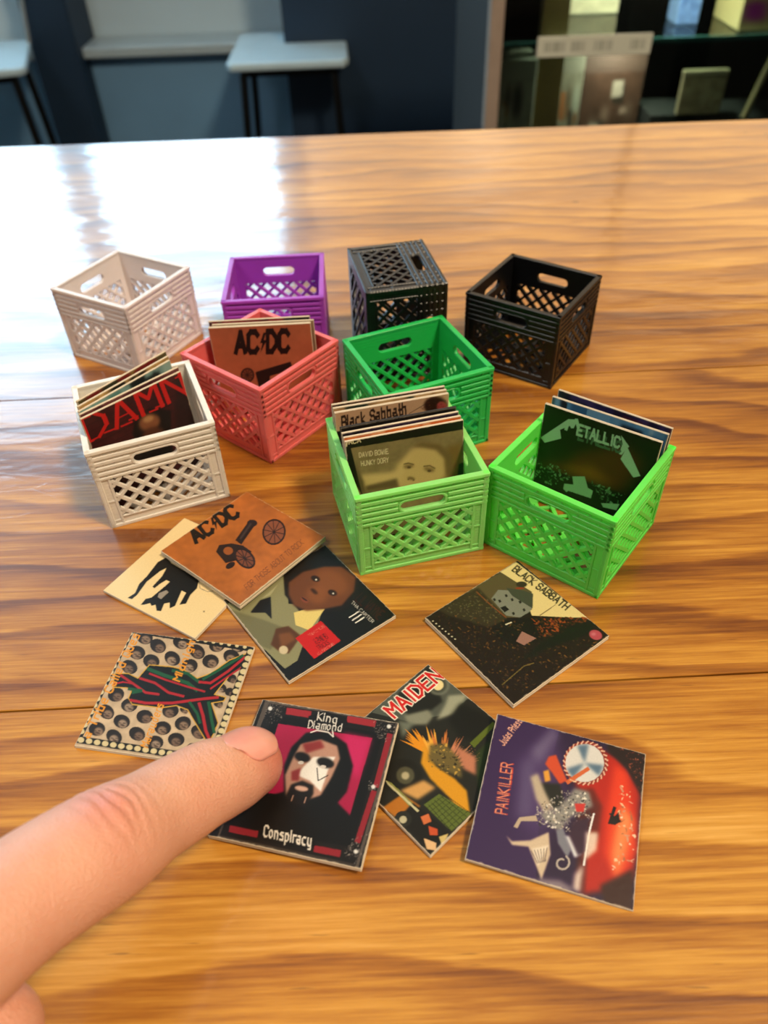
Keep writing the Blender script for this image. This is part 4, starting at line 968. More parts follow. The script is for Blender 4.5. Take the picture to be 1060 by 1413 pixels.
  ('p','cdbd92',0,1.0,[48,51,50,44,49,37,46,32,39,28,31,27,23,28,15,32,8,37,3,44,1,51,2,58,6,63,12,67,20,68,29,67,37,63,44,58]),
  ('p','cdbd92',0,1.0,[109,50,111,43,110,37,106,31,100,28,92,27,83,28,75,32,69,37,64,44,62,51,63,57,67,63,73,66,81,68,90,66,98,63,105,57]),
  ('p','cdbd92',0,1.0,[170,50,171,43,170,36,166,31,160,28,152,26,144,28,136,31,129,37,124,43,123,50,124,57,128,62,134,66,142,67,150,66,158,62,165,57]),
  ('p','cdbd92',0,1.0,[230,50,232,43,230,36,227,31,220,27,212,26,204,27,196,31,189,36,185,43,183,50,184,56,188,62,194,65,202,67,211,65,219,62,225,56]),
  ('p','cdbd92',0,1.0,[290,49,292,42,290,36,286,30,280,27,272,26,264,27,256,30,249,36,245,42,243,49,245,56,249,61,255,65,263,66,271,65,279,61,286,56]),
  ('p','cdbd92',0,1.0,[350,49,352,42,350,35,346,30,340,26,332,25,324,26,316,30,309,35,305,42,303,49,305,56,309,61,315,64,323,66,331,64,339,61,346,55]),
  ('p','cdbd92',0,1.0,[410,48,411,41,410,35,406,29,399,26,392,25,383,26,376,30,369,35,365,41,363,49,365,55,369,60,375,64,383,65,391,64,399,60,405,55]),
  ('p','cdbd92',0,1.0,[469,48,471,41,469,34,465,29,459,26,451,24,443,26,435,29,429,34,424,41,423,48,424,55,428,60,435,64,442,65,451,63,459,60,465,54]),
  ('p','cdbd92',0,1.0,[528,47,530,40,528,34,524,29,518,25,510,24,502,25,494,29,488,34,484,41,482,48,484,54,488,60,494,63,502,64,510,63,518,59,524,54]),
  ('p','cdbd92',0,1.0,[588,47,589,40,587,33,583,28,577,25,569,24,561,25,553,28,547,34,543,40,542,47,543,54,547,59,554,63,561,64,569,63,577,59,583,54]),
  ('p','cdbd92',0,1.0,[646,47,648,40,646,33,642,28,636,24,628,23,620,24,612,28,606,33,602,40,601,47,602,53,606,59,613,62,620,63,629,62,636,59,642,53]),
  ('p','cdbd92',0,1.0,[705,46,706,39,705,33,701,27,694,24,687,23,679,24,671,28,665,33,661,39,660,46,661,53,665,58,672,62,679,63,688,62,695,58,701,53]),
  ('p','cdbd92',0,1.0,[764,46,765,39,763,32,759,27,753,24,745,22,737,24,729,27,723,32,719,39,718,46,720,52,724,58,730,61,738,62,746,61,754,58,760,52]),
  ('p','cdbd92',0,1.0,[822,45,823,38,822,32,817,27,811,23,803,22,795,23,788,27,782,32,778,39,777,46,778,52,783,57,789,61,797,62,805,61,812,57,818,52]),
  ('p','cdbd92',0,1.0,[880,45,881,38,880,31,875,26,869,23,861,22,853,23,846,26,840,32,836,38,835,45,837,52,841,57,847,60,855,62,863,60,871,57,877,51]),
  ('p','cdbd92',0,1.0,[938,44,939,38,938,31,933,26,927,22,919,21,911,22,904,26,898,31,894,38,893,45,895,51,899,56,906,60,913,61,921,60,929,56,935,51]),
  ('p','cdbd92',0,1.0,[996,44,997,37,995,31,991,25,985,22,977,21,969,22,962,26,956,31,952,37,951,44,953,51,957,56,964,59,971,61,979,59,987,56,992,51]),
  ('p','17150f',0,1.0,[-19,989,976,952,965,1018,-39,1058]),
  ('p','cdbd92',0,1.0,[31,1024,33,1019,32,1014,29,1010,25,1007,20,1006,14,1008,9,1010,4,1015,1,1020,0,1025,1,1030,3,1034,7,1037,13,1037,18,1036,24,1033,28,1029]),
  ('p','cdbd92',0,1.0,[98,1021,99,1016,98,1011,96,1007,92,1005,87,1004,81,1005,75,1008,71,1012,68,1017,67,1022,67,1027,70,1031,74,1034,79,1035,85,1034,90,1031,95,1027]),
  ('p','cdbd92',0,1.0,[164,1019,166,1014,165,1009,162,1005,158,1002,153,1001,147,1002,142,1005,137,1009,134,1014,133,1020,134,1025,136,1029,141,1031,146,1032,151,1031,157,1028,161,1024]),
  ('p','cdbd92',0,1.0,[230,1016,232,1011,231,1006,228,1002,224,1000,219,999,213,1000,208,1003,203,1007,200,1012,199,1017,200,1022,203,1026,207,1029,212,1030,218,1028,223,1026,227,1021]),
  ('p','cdbd92',0,1.0,[296,1014,297,1008,297,1003,294,1000,290,997,285,996,279,997,274,1000,269,1004,266,1009,265,1015,266,1020,269,1024,273,1026,278,1027,284,1026,289,1023,293,1019]),
  ('p','cdbd92',0,1.0,[362,1011,363,1006,362,1001,359,997,355,994,350,994,345,995,339,998,335,1002,332,1007,331,1012,332,1017,335,1021,339,1024,344,1024,349,1023,355,1020,359,1016]),
  ('p','cdbd92',0,1.0,[427,1009,428,1003,427,998,425,994,421,992,415,991,410,992,405,995,400,999,398,1004,397,1010,397,1015,400,1018,404,1021,409,1022,415,1021,420,1018,425,1014]),
  ('p','cdbd92',0,1.0,[492,1006,493,1001,493,996,490,992,486,989,480,989,475,990,470,993,466,997,463,1002,462,1007,463,1012,465,1016,470,1018,475,1019,480,1018,485,1015,490,1011]),
  ('p','cdbd92',0,1.0,[557,1004,558,998,557,993,555,989,550,987,545,986,540,987,535,990,530,994,528,999,527,1004,528,1009,531,1013,535,1016,540,1017,545,1016,550,1013,555,1009]),
  ('p','cdbd92',0,1.0,[622,1001,623,996,622,991,619,987,615,985,610,984,604,985,599,988,595,992,593,997,592,1002,593,1007,595,1011,600,1013,605,1014,610,1013,615,1010,619,1006]),
  ('p','cdbd92',0,1.0,[687,999,687,993,686,988,684,985,679,982,674,981,669,982,664,985,660,989,657,994,656,999,657,1004,660,1008,664,1011,669,1012,675,1010,680,1008,684,1004]),
  ('p','cdbd92',0,1.0,[751,996,752,991,750,986,748,982,743,980,738,979,733,980,728,983,724,987,721,992,720,997,722,1002,724,1006,729,1008,734,1009,739,1008,744,1005,748,1001]),
  ('p','cdbd92',0,1.0,[815,994,815,988,814,983,812,980,807,977,802,976,797,977,792,980,788,984,785,989,785,994,786,999,788,1003,793,1006,798,1006,803,1005,808,1003,812,999]),
  ('p','cdbd92',0,1.0,[878,991,879,986,878,981,875,977,871,975,866,974,861,975,856,978,852,982,849,987,848,992,850,997,852,1001,857,1003,862,1004,867,1003,872,1000,876,996]),
  ('p','cdbd92',0,1.0,[942,989,943,983,941,979,939,975,934,972,929,971,924,973,919,975,915,979,913,984,912,989,913,994,916,998,920,1001,925,1001,931,1000,936,998,940,994]),
  ('p','17150f',0,1.0,[954,1000,951,32,1003,21,1013,985]),
  ('p','cdbd92',0,1.0,[1008,952,1009,943,1007,935,1002,929,995,925,986,923,978,925,969,930,963,937,959,945,958,954,960,962,964,968,972,973,980,974,989,972,997,967,1004,960]),
  ('p','cdbd92',0,1.0,[1007,890,1009,882,1006,874,1002,867,995,863,986,862,977,864,969,868,962,875,958,883,957,892,959,900,964,906,971,910,980,912,989,910,997,905,1003,899]),
  ('p','cdbd92',0,1.0,[1007,830,1008,821,1006,813,1001,807,994,803,986,802,977,803,969,808,962,814,958,822,957,831,959,839,964,845,971,849,979,851,988,849,996,844,1003,838]),
  ('p','cdbd92',0,1.0,[1006,770,1007,761,1005,754,1001,747,994,743,985,742,976,744,968,748,962,755,958,762,957,771,959,779,964,785,971,789,979,790,988,789,996,784,1002,778]),
  ('p','cdbd92',0,1.0,[1006,711,1007,702,1005,695,1000,689,993,685,985,683,976,685,968,689,962,696,958,703,957,712,959,719,963,726,970,730,979,731,987,729,995,725,1002,718]),
  ('p','cdbd92',0,1.0,[1005,652,1006,644,1004,637,999,631,993,627,984,626,976,627,968,631,961,638,958,645,956,653,958,661,963,667,970,671,978,672,987,671,995,667,1001,660]),
  ('p','cdbd92',0,1.0,[1005,595,1006,587,1004,580,999,574,992,570,984,569,975,570,967,574,961,580,957,588,956,596,958,604,963,610,970,613,978,615,987,613,994,609,1001,603]),
  ('p','cdbd92',0,1.0,[1004,539,1005,531,1003,523,998,517,992,514,984,512,975,514,967,518,961,524,957,532,956,539,958,547,963,553,969,557,978,558,986,556,994,552,1000,546]),
  ('p','cdbd92',0,1.0,[1003,483,1004,475,1003,468,998,462,991,458,983,457,975,459,967,463,961,469,957,476,956,484,958,491,962,497,969,501,977,502,986,500,993,496,1000,490]),
  ('p','cdbd92',0,1.0,[1003,428,1004,420,1002,413,997,407,991,404,983,403,974,404,967,408,960,414,957,421,956,429,957,436,962,442,969,445,977,447,985,445,993,441,999,435]),
  ('p','cdbd92',0,1.0,[1002,374,1003,366,1001,359,997,354,990,350,982,349,974,350,966,354,960,360,956,367,955,375,957,382,962,387,968,391,976,392,985,391,993,387,999,381]),
  ('p','cdbd92',0,1.0,[1002,321,1003,313,1001,306,996,301,990,297,982,296,974,297,966,301,960,307,956,314,955,321,957,328,962,334,968,337,976,339,984,337,992,333,998,328]),
  ('p','cdbd92',0,1.0,[1001,268,1002,261,1000,254,996,248,989,245,982,243,973,245,966,248,960,254,956,261,955,268,957,275,961,281,968,284,976,286,984,284,992,281,998,275]),
  ('p','cdbd92',0,1.0,[1001,216,1002,209,1000,202,995,197,989,193,981,192,973,193,966,197,960,202,956,209,955,216,957,223,961,229,968,232,975,234,984,232,991,228,997,223]),
  ('p','cdbd92',0,1.0,[1000,165,1001,158,999,151,995,146,989,142,981,141,973,142,965,146,959,151,956,158,955,165,956,172,961,177,967,181,975,182,983,181,991,177,997,172]),
  ('p','cdbd92',0,1.0,[1000,114,1001,107,999,101,995,95,988,92,980,91,972,92,965,96,959,101,955,108,954,115,956,121,961,127,967,130,975,131,983,130,990,126,996,121]),
  ('p','cdbd92',0,1.0,[999,65,1000,58,998,51,994,46,988,42,980,41,972,42,965,46,959,51,955,58,954,65,956,71,960,77,967,80,974,81,982,80,990,76,996,71]),
  ('t','a Tribe Called Quest','d9941e',1.15,60,0.8,1.0,[79,68,74,1023,6,1040,19,80]),
  ('t','Midnight','d9941e',1.1,60,0.8,1.0,[539,612,526,1033,468,1047,484,624]),
  ('t','Marauders','d9941e',1.1,60,0.8,1.0,[514,60,496,407,437,421,458,72]),
 ]),
 'king': ('1a1716', [
  ('p','5a5048',0,1.0,[21,1001,1008,1017,982,-10,66,-9]),
  ('p','1c1817',0,1.0,[58,977,988,991,964,8,76,11]),
  ('p','9c2c34',0,1.0,[205,916,387,921,378,972,195,968]),
  ('p','9c2c34',0,1.0,[645,938,849,937,845,987,640,988]),
  ('p','8f2630',0,1.0,[944,910,943,517,980,515,983,907]),
  ('p','8f2630',0,1.0,[939,494,920,150,955,146,975,490]),
  ('p','8f2630',0,1.0,[124,47,314,50,308,90,116,88]),
  ('p','8f2630',0,1.0,[688,38,856,42,853,82,684,78]),
  ('p','0d0c0d',0,1.0,[121,898,919,899,913,115,95,87]),
  ('p','a31c48',0,1.0,[178,835,852,853,845,277,766,297,680,378,203,332]),
  ('p','c02860',10,1.0,[643,853,851,850,834,537,728,647]),
  ('s',['8a8078','a59a90','6a6058'],120,5,[29,979,194,988,183,821,70,829]),
  ('s',['8a8078','a59a90','6a6058'],120,5,[822,974,988,991,986,835,874,869]),
  ('s',['8a8078','a59a90','6a6058'],100,5,[871,141,990,224,986,18,870,61]),
  ('s',['8a8078','a59a90'],50,4,[905,551,970,538,959,485,908,494]),
  ('p','d8d4cc',1,1.0,[95,941,96,935,95,930,92,925,88,922,82,921,77,922,71,925,66,930,63,935,62,941,63,947,66,952,70,955,76,956,82,955,87,952,92,947]),
  ('p','d8d4cc',1,1.0,[958,964,958,958,957,952,954,948,949,945,944,944,939,945,934,948,930,952,928,958,927,964,929,969,932,974,936,976,941,977,947,976,952,974,955,969]),
  ('p','d8d4cc',1,1.0,[959,519,959,514,958,509,955,505,951,503,946,502,941,502,937,505,933,509,931,514,930,519,932,524,935,528,939,530,944,531,949,530,953,528,957,524]),
  ('p','d8d4cc',1,1.0,[956,96,956,91,955,87,952,83,949,81,944,80,939,81,935,83,932,86,930,90,929,95,930,99,933,103,937,105,942,106,946,106,951,103,954,100]),
  ('p','0c0b0b',3,1.0,[327,678,392,804,539,847,691,777,777,630,784,450,746,367,864,293,899,124,359,82,182,153,233,288,382,369,322,540]),
  ('p','b58b76',3,1.0,[381,716,508,776,633,752,678,664,661,528,626,393,501,317,402,347,350,479,362,616]),
  ('p','e6ded2',2,1.0,[497,642,644,671,622,573,619,416,525,475,429,495,456,567]),
  ('p','8c3634',4,1.0,[393,719,510,770,551,722,440,658]),
  ('p','8c3634',3,1.0,[384,512,436,549,453,460,405,451]),
  ('p','1a1412',3,1.0,[481,621,478,610,469,600,455,594,436,591,417,593,398,598,382,607,371,618,367,630,370,641,379,650,393,657,412,660,432,658,451,653,466,644,477,633]),
  ('p','1a1412',3,1.0,[650,613,647,601,637,591,621,584,601,581,580,583,560,588,543,598,532,609,528,622,531,634,541,644,557,651,577,654,598,652,618,646,635,637,646,625]),
  ('p','cfc4b8',0,1.0,[446,589,447,585,444,581,440,577,434,575,427,573,420,573,414,575,410,578,407,581,407,585,410,589,414,593,420,596,427,597,433,597,440,595,444,593]),
  ('p','cfc4b8',0,1.0,[601,590,601,586,599,582,594,578,589,576,582,574,575,575,569,576,565,579,562,582,562,586,565,591,569,594,575,597,582,598,588,598,594,596,599,594]),
  ('p','1a1412',3,1.0,[413,426,477,465,558,449,575,395,555,303,442,305,402,347]),
  ('p','d0a894',2,1.0,[534,416,533,409,526,403,514,398,499,395,483,394,467,396,454,399,445,404,441,410,442,417,449,423,461,428,476,431,492,431,508,430,521,427,530,422]),
  ('p','1a1412',0,1.0,[541,571,576,483,583,485,548,573]),
  ('p','1a1412',0,1.0,[580,482,637,534,631,539,575,487]),
  ('p','1a1412',0,1.0,[460,349,467,309,476,309,470,349]),
  ('p','b08a78',0,1.0,[446,359,446,318,453,317,453,358]),
  ('p','b08a78',0,1.0,[532,363,532,323,539,322,540,363]),
  ('p','120f0f',0,1.0,[365,930,467,994,637,967,666,914,587,863,428,861]),
  ('t','King','e0d8cc',0.9,40,0.35,1.0,[438,914,586,914,579,974,430,975]),
  ('t','Diamond','e0d8cc',0.9,40,0.35,1.0,[393,844,634,862,628,919,385,901]),
  ('p','e0d8cc',0,1.0,[424,808,466,835,461,842,419,815]),
  ('p','e0d8cc',0,1.0,[461,833,544,834,543,843,460,842]),
  ('p','e0d8cc',0,1.0,[539,836,587,806,590,813,542,843]),
  ('p','e0d8cc',0,1.0,[591,810,571,858,564,856,584,808]),
  ('p','0f0d0d',0,1.0,[301,105,655,143,693,81,651,44,375,38,320,62]),
  ('t','Conspiracy','e6dfd2',1.3,40,0.3,1.0,[352,68,667,69,654,133,335,134]),
  ('p','403830',0,1.0,[87,9,966,12,966,20,85,18]),
 ]),
 'maiden': ('24241c', [
  ('p','55584c',0,1.0,[9,418,-5,1007,158,1018,408,1010,396,799,243,554]),
  ('p','1f2019',4,1.0,[28,657,5,997,113,951,296,841,289,707,217,580]),
  ('p','868672',5,1.0,[186,565,272,725,338,704,350,629,261,537]),
  ('p','9c9c84',5,1.0,[292,909,383,1021,426,830,370,702,329,838]),
  ('p','6e7262',6,1.0,[182,508,282,576,308,431]),
  ('p','15160f',8,1.0,[396,925,645,1003,682,801,587,719,429,763]),
  ('p','7b7d6c',4,1.0,[235,978,252,953,260,924,259,896,248,870,230,851,205,840,177,839,150,848,126,866,108,890,99,919,100,948,110,974,130,994,155,1005,183,1005,211,996]),
  ('p','4a4c40',4,1.0,[224,966,238,946,245,923,244,900,236,879,221,864,201,855,179,855,156,862,137,877,122,897,115,920,115,944,123,965,139,981,159,989,182,989,204,981]),
  ('p','e0cd96',1,1.0,[207,949,216,936,220,921,220,906,215,892,205,883,192,877,178,877,163,882,151,891,141,904,136,919,137,935,142,948,152,958,165,963,179,964,194,959]),
  ('p','5e6a22',0,1.0,[654,739,654,977,684,974,699,735]),
  ('p','2a3a18',3,1.0,[729,717,732,903,1022,478,988,457]),
  ('p','1c1a10',4,1.0,[602,330,628,293,639,249,635,204,616,163,585,131,545,111,500,105,457,115,419,140,392,176,379,220,382,266,401,309,433,342,475,363,521,367,565,356]),
  ('p','55523c',2,1.0,[559,301,572,283,578,262,577,241,568,221,554,206,535,197,513,195,493,201,474,213,461,231,455,252,456,273,465,293,479,308,499,317,520,319,541,313]),
  ('p','b0a684',2,1.0,[537,274,543,266,545,257,545,248,541,239,535,233,527,229,517,228,508,231,500,236,494,244,491,253,492,263,495,272,502,278,510,282,519,283,529,280]),
  ('p','b07020',2,1.0,[573,-4,595,153,736,180,720,18]),
  ('p','c99a5a',5,1.0,[566,153,624,322,718,341,693,195]),
  ('p','d9901c',0,1.0,[474,461,484,498,302,412]),
  ('p','d9901c',0,1.0,[479,463,490,500,267,497]),
  ('p','d9901c',0,1.0,[485,464,495,501,338,456]),
  ('p','d9901c',0,1.0,[490,466,500,503,297,479]),
  ('p','d9901c',0,1.0,[495,467,506,504,312,449]),
  ('p','d9901c',0,1.0,[501,469,511,506,298,532]),
  ('p','d9901c',0,1.0,[506,470,516,507,301,463]),
  ('p','d9901c',0,1.0,[511,472,522,509,363,485]),
  ('p','d9901c',0,1.0,[517,473,527,510,311,551]),
  ('p','d9901c',0,1.0,[522,475,532,512,314,534]),
  ('p','e0a640',0,1.0,[527,476,538,513,384,548]),
  ('p','e0a640',0,1.0,[533,478,543,515,401,536]),
  ('p','e0a640',0,1.0,[538,479,548,516,408,527]),
  ('p','e0a640',0,1.0,[543,481,554,518,350,622]),
  ('p','e0a640',0,1.0,[549,482,559,519,432,546]),
  ('p','e0a640',0,1.0,[554,484,564,521,428,634]),
  ('p','e0a640',0,1.0,[559,486,570,522,436,586]),
  ('p','e0a640',0,1.0,[564,487,575,524,404,645]),
  ('p','e0a640',0,1.0,[570,489,580,525,441,616]),
  ('p','c77a3a',0,1.0,[575,490,585,527,390,624]),
  ('p','c77a3a',0,1.0,[580,492,591,528,437,609]),
  ('p','c77a3a',0,1.0,[586,493,596,530,513,631]),
  ('p','c77a3a',0,1.0,[591,495,601,531,471,706]),
  ('p','c77a3a',0,1.0,[596,496,607,533,486,693]),
  ('p','c77a3a',0,1.0,[601,498,612,534,486,642]),
  ('p','c77a3a',0,1.0,[607,499,617,536,472,685]),
  ('p','c77a3a',0,1.0,[612,501,622,537,520,666]),
  ('p','c77a3a',0,1.0,[617,502,628,539,576,730]),
  ('p','c98562',0,1.0,[622,504,633,540,596,692]),
  ('p','c98562',0,1.0,[628,505,638,542,562,715]),
  ('p','c98562',0,1.0,[633,507,643,543,589,675]),
  ('p','c98562',0,1.0,[638,508,649,545,601,662]),
  ('p','c98562',0,1.0,[643,510,654,546,588,750]),
  ('p','c98562',0,1.0,[649,511,659,548,664,715]),
  ('p','c98562',0,1.0,[654,513,664,549,641,689]),
  ('p','c98562',0,1.0,[659,514,670,551,625,682]),
  ('p','c98562',0,1.0,[664,516,675,552,694,740]),
  ('p','d8a070',0,1.0,[669,517,680,554,668,739]),
  ('p','d8a070',0,1.0,[675,518,685,555,720,721]),
  ('p','d8a070',0,1.0,[680,520,690,557,726,729]),
  ('p','d8a070',0,1.0,[685,521,696,558,712,730]),
  ('p','d8a070',0,1.0,[690,523,701,559,716,709]),
  ('p','d8a070',0,1.0,[695,524,706,561,775,710]),
  ('p','d8a070',0,1.0,[701,526,711,562,755,751]),
  ('p','d8a070',0,1.0,[706,527,716,564,787,699]),
  ('p','d8a070',0,1.0,[711,529,722,565,750,718]),
  ('p','cf9420',3,1.0,[444,504,612,450,757,475,871,470,982,377,941,335,817,353,645,358,525,393]),
  ('p','6e5f34',5,1.0,[473,534,538,618,696,601,792,511,699,477,545,445]),
  ('p','b87a5c',5,1.0,[589,655,752,692,841,593,755,567]),
  ('s',['8a7a3c','3a3018','c9a24a','1f1a10'],90,12,[473,534,552,633,755,567,765,467,561,429]),
  ('p','606c2c',0,1.0,[743,202,761,325,995,376,985,202]),
  ('p','262c12',0,1.0,[762,221,986,200,986,204,763,225]),
  ('p','262c12',0,1.0,[766,246,988,234,988,238,766,250]),
  ('p','262c12',0,1.0,[770,270,990,269,990,273,770,274]),
  ('p','262c12',0,1.0,[773,295,992,304,992,308,773,299]),
  ('p','262c12',0,1.0,[777,320,994,339,994,343,777,324]),
  ('p','262c12',0,1.0,[781,345,996,375,996,379,780,349]),
  ('p','262c12',0,1.0,[744,201,762,326,759,326,741,202]),
  ('p','262c12',0,1.0,[775,201,792,332,789,333,772,202]),
  ('p','262c12',0,1.0,[806,201,822,339,819,339,803,202]),
  ('p','262c12',0,1.0,[837,201,851,345,848,346,834,202]),
  ('p','262c12',0,1.0,[867,201,881,352,878,352,864,202]),
  ('p','262c12',0,1.0,[897,201,910,358,907,358,894,202]),
  ('p','262c12',0,1.0,[927,201,939,364,936,365,924,202]),
  ('p','262c12',0,1.0,[957,201,968,371,965,371,954,202]),
  ('p','262c12',0,1.0,[987,201,997,377,994,377,984,202]),
  ('p','8a8a4a',0,1.0,[449,139,492,154,758,159,752,123]),
  ('p','1a1812',2,1.0,[692,18,687,159,989,198,989,88,982,13]),
  ('p','c0b890',0,1.0,[449,139,483,128,751,137,751,152]),
  ('p','2a2a22',0,1.0,[757,78,768,63,773,45,771,26,763,9,750,-5,734,-13,715,-15,697,-11,681,0,670,15,665,33,666,52,674,69,687,83,705,91,723,93,742,89]),
  ('p','b8b090',0,1.0,[738,54,742,47,745,39,744,31,741,23,735,17,728,14,720,13,712,15,705,20,700,27,698,35,698,43,702,50,707,56,715,60,723,60,731,58]),
  ('p','c0542c',0,1.0,[862,123,915,150,942,122,909,88]),
  ('p','c87040',0,1.0,[786,130,806,180,854,158,835,109]),
  ('p','d8b080',0,1.0,[896,47,969,81,1002,47,956,13]),
  ('p','c8b070',0,1.0,[956,122,982,178,1009,95]),
  ('t','MAIDEN','e6dcc8',2.0,90,0.95,1.0,[155,507,158,998,43,1000,45,504]),
  ('t','MAIDEN','c8201c',1.15,90,0.95,1.0,[155,507,158,998,43,1000,45,504]),
 ]),
 'judas': ('2c1a3c', [
  ('p','3a2450',0,1.0,[8,1021,428,1012,381,448,432,-6,-2,-17]),
  ('p','4f3a66',26,1.0,[190,722,440,932,504,486,406,220,259,339]),
  ('p','8a8498',14,0.6,[263,797,378,1011,434,972,325,723]),
  ('p','6a6080',16,0.7,[232,695,289,792,333,385,263,316]),
  ('p','b02412',8,1.0,[683,951,831,916,988,731,985,194,927,112,703,2,680,372,727,553,574,656]),
  ('p','d8401c',10,1.0,[812,870,898,831,954,573,994,352,905,127,803,272,794,573]),
  ('p','e08850',10,1.0,[881,624,958,527,932,311,882,141,846,285,854,425]),
  ('p','241210',5,1.0,[747,1039,1003,1008,1003,686,896,856,756,946]),
  ('p','3a1a14',6,1.0,[801,85,981,237,990,-4,832,-1]),
  ('s',['7a3a2a','5a2a20','9a5a40'],120,7,[823,1007,993,991,988,731,894,882]),
  ('s',['e8c8a0','c89878','f0d8b8','a06848'],90,12,[826,720,927,763,988,294,835,171,876,431]),
  ('p','1c0f0e',0,1.0,[806,463,828,584,849,583,835,513,865,558,880,491,908,523,850,468]),
  ('p','1c0f0e',0,1.0,[806,525,880,497,886,508,811,536]),
  ('p','5a2018',6,0.8,[591,623,691,666,761,563,759,372,701,196,712,15,656,30,650,248]),
  ('p','8c3020',0,1.0,[767,863,764,808,744,756,711,712,667,680,619,666,572,669,530,691,499,729,484,777,485,832,503,886,537,933,582,966,632,981,681,977,723,953,753,913]),
  ('p','d0ccc4',0,1.0,[743,856,740,808,723,763,694,724,656,697,614,684,573,687,537,706,510,739,497,781,498,829,514,876,543,916,582,944,625,958,668,954,704,933,730,899]),
  ('p','5c7486',5,1.0,[620,819,556,927,629,958]),
  ('p','5c7486',5,1.0,[620,819,741,839,719,758]),
  ('p','5c7486',5,1.0,[620,819,561,692,510,744]),
  ('p','e0b49a',0,1.0,[747,855,766,840,772,847,752,863]),
  ('p','e0b49a',0,1.0,[746,825,762,805,768,811,753,832]),
  ('p','e0b49a',0,1.0,[740,795,750,771,758,776,748,800]),
  ('p','e0b49a',0,1.0,[728,767,733,740,741,743,736,770]),
  ('p','e0b49a',0,1.0,[711,741,710,713,718,714,719,742]),
  ('p','e0b49a',0,1.0,[690,719,683,691,691,690,698,718]),
  ('p','e0b49a',0,1.0,[666,703,654,676,661,673,673,700]),
  ('p','e0b49a',0,1.0,[639,692,623,668,629,663,646,687]),
  ('p','e0b49a',0,1.0,[612,687,592,667,597,661,617,681]),
  ('p','e0b49a',0,1.0,[586,689,563,674,566,667,589,682]),
  ('p','e0b49a',0,1.0,[562,698,536,688,538,680,563,689]),
  ('p','e0b49a',0,1.0,[540,713,514,709,514,700,540,704]),
  ('p','e0b49a',0,1.0,[523,733,497,736,496,727,521,724]),
  ('p','e0b49a',0,1.0,[511,757,487,767,483,758,507,749]),
  ('p','e0b49a',0,1.0,[504,785,484,801,478,793,499,778]),
  ('p','e0b49a',0,1.0,[503,815,487,836,481,830,497,809]),
  ('p','e0b49a',0,1.0,[509,846,498,871,490,866,501,841]),
  ('p','e0b49a',0,1.0,[520,875,515,903,507,900,512,872]),
  ('p','e0b49a',0,1.0,[537,902,538,932,530,931,529,901]),
  ('p','e0b49a',0,1.0,[559,925,565,955,557,956,551,926]),
  ('p','e0b49a',0,1.0,[584,942,596,971,589,974,576,945]),
  ('p','e0b49a',0,1.0,[611,953,628,979,622,984,605,958]),
  ('p','e0b49a',0,1.0,[639,958,660,979,655,986,634,965]),
  ('p','e0b49a',0,1.0,[666,955,690,971,687,980,663,963]),
  ('p','e0b49a',0,1.0,[691,946,717,956,715,965,689,955]),
  ('p','e0b49a',0,1.0,[712,930,739,934,739,943,713,940]),
  ('p','e0b49a',0,1.0,[729,909,755,906,757,915,732,919]),
  ('p','e0b49a',0,1.0,[741,884,764,874,768,883,745,893]),
  ('p','c86838',0,1.0,[532,641,660,782,643,801,515,660]),
  ('p','f0d0a8',0,1.0,[541,676,584,670,585,674,542,680]),
  ('p','c8502c',2,1.0,[386,794,431,821,464,765,526,667,483,629,427,688,371,737]),
  ('p','d89a3c',2,1.0,[367,683,400,706,423,636,390,613]),
  ('p','20221c',4,1.0,[345,599,483,629,534,519,487,444,381,522]),
  ('p','b8a890',5,1.0,[293,622,335,661,400,553,459,472,436,393,351,488]),
  ('p','8c8880',5,1.0,[388,402,504,486,578,632,671,635,705,546,580,436,527,325,429,366]),
  ('s',['e8e0d0','b0a89c','46424a','7a7078','1c1a20','c8b8a4'],420,9,[359,442,522,603,673,623,710,500,685,327,592,345,480,335,377,327]),
  ('p','c23a34',1,1.0,[591,530,658,551,653,494,609,481]),
  ('p','c9b498',2,1.0,[214,208,253,185,360,223,461,306,492,177,462,14,417,88,356,182,257,163]),
  ('p','e0d0b8',2,1.0,[379,177,473,228,429,81]),
  ('p','b8a48c',0,1.0,[247,276,270,342,368,384,385,353,285,323,271,272]),
  ('p','4a3848',0,1.0,[374,164,424,99,428,102,377,167]),
  ('p','4a3848',0,1.0,[391,173,432,104,436,107,395,176]),
  ('p','4a3848',0,1.0,[409,182,440,109,444,111,413,184]),
  ('p','4a3848',0,1.0,[427,191,448,114,452,116,431,193]),
  ('p','4a3848',0,1.0,[445,200,456,119,461,120,449,201]),
  ('p','4a3848',0,1.0,[463,209,464,124,469,125,467,210]),
  ('p','7c7c84',2,1.0,[503,330,545,354,607,235,592,185,525,256]),
  ('p','d8d8d4',3,1.0,[563,313,606,326,674,233,634,198]),
  ('p','3c2438',4,1.0,[594,417,691,470,704,264,654,215,584,320]),
  ('p','e8e4e0',0,1.0,[698,170,707,381,697,380,688,169]),
  ('p','e8e4e0',0,1.0,[706,376,721,504,711,503,696,376]),
  ('p','e8d8c4',5,0.85,[680,372,756,395,758,280,690,193,690,283]),
  ('p','b8aca0',0,1.0,[579,191,600,175,606,183,585,199]),
  ('p','b8aca0',0,1.0,[596,180,604,155,614,160,606,184]),
  ('p','b8aca0',0,1.0,[604,161,598,135,608,134,614,161]),
  ('p','b8aca0',0,1.0,[601,141,585,120,592,115,608,136]),
  ('p','b8aca0',0,1.0,[590,124,568,114,570,105,593,115]),
  ('p','b8aca0',0,1.0,[574,115,552,117,550,107,572,105]),
  ('p','b8aca0',0,1.0,[558,115,542,127,536,119,551,107]),
  ('p','b8aca0',0,1.0,[546,122,540,141,531,137,536,118]),
  ('p','b8aca0',0,1.0,[540,135,545,154,536,155,531,136]),
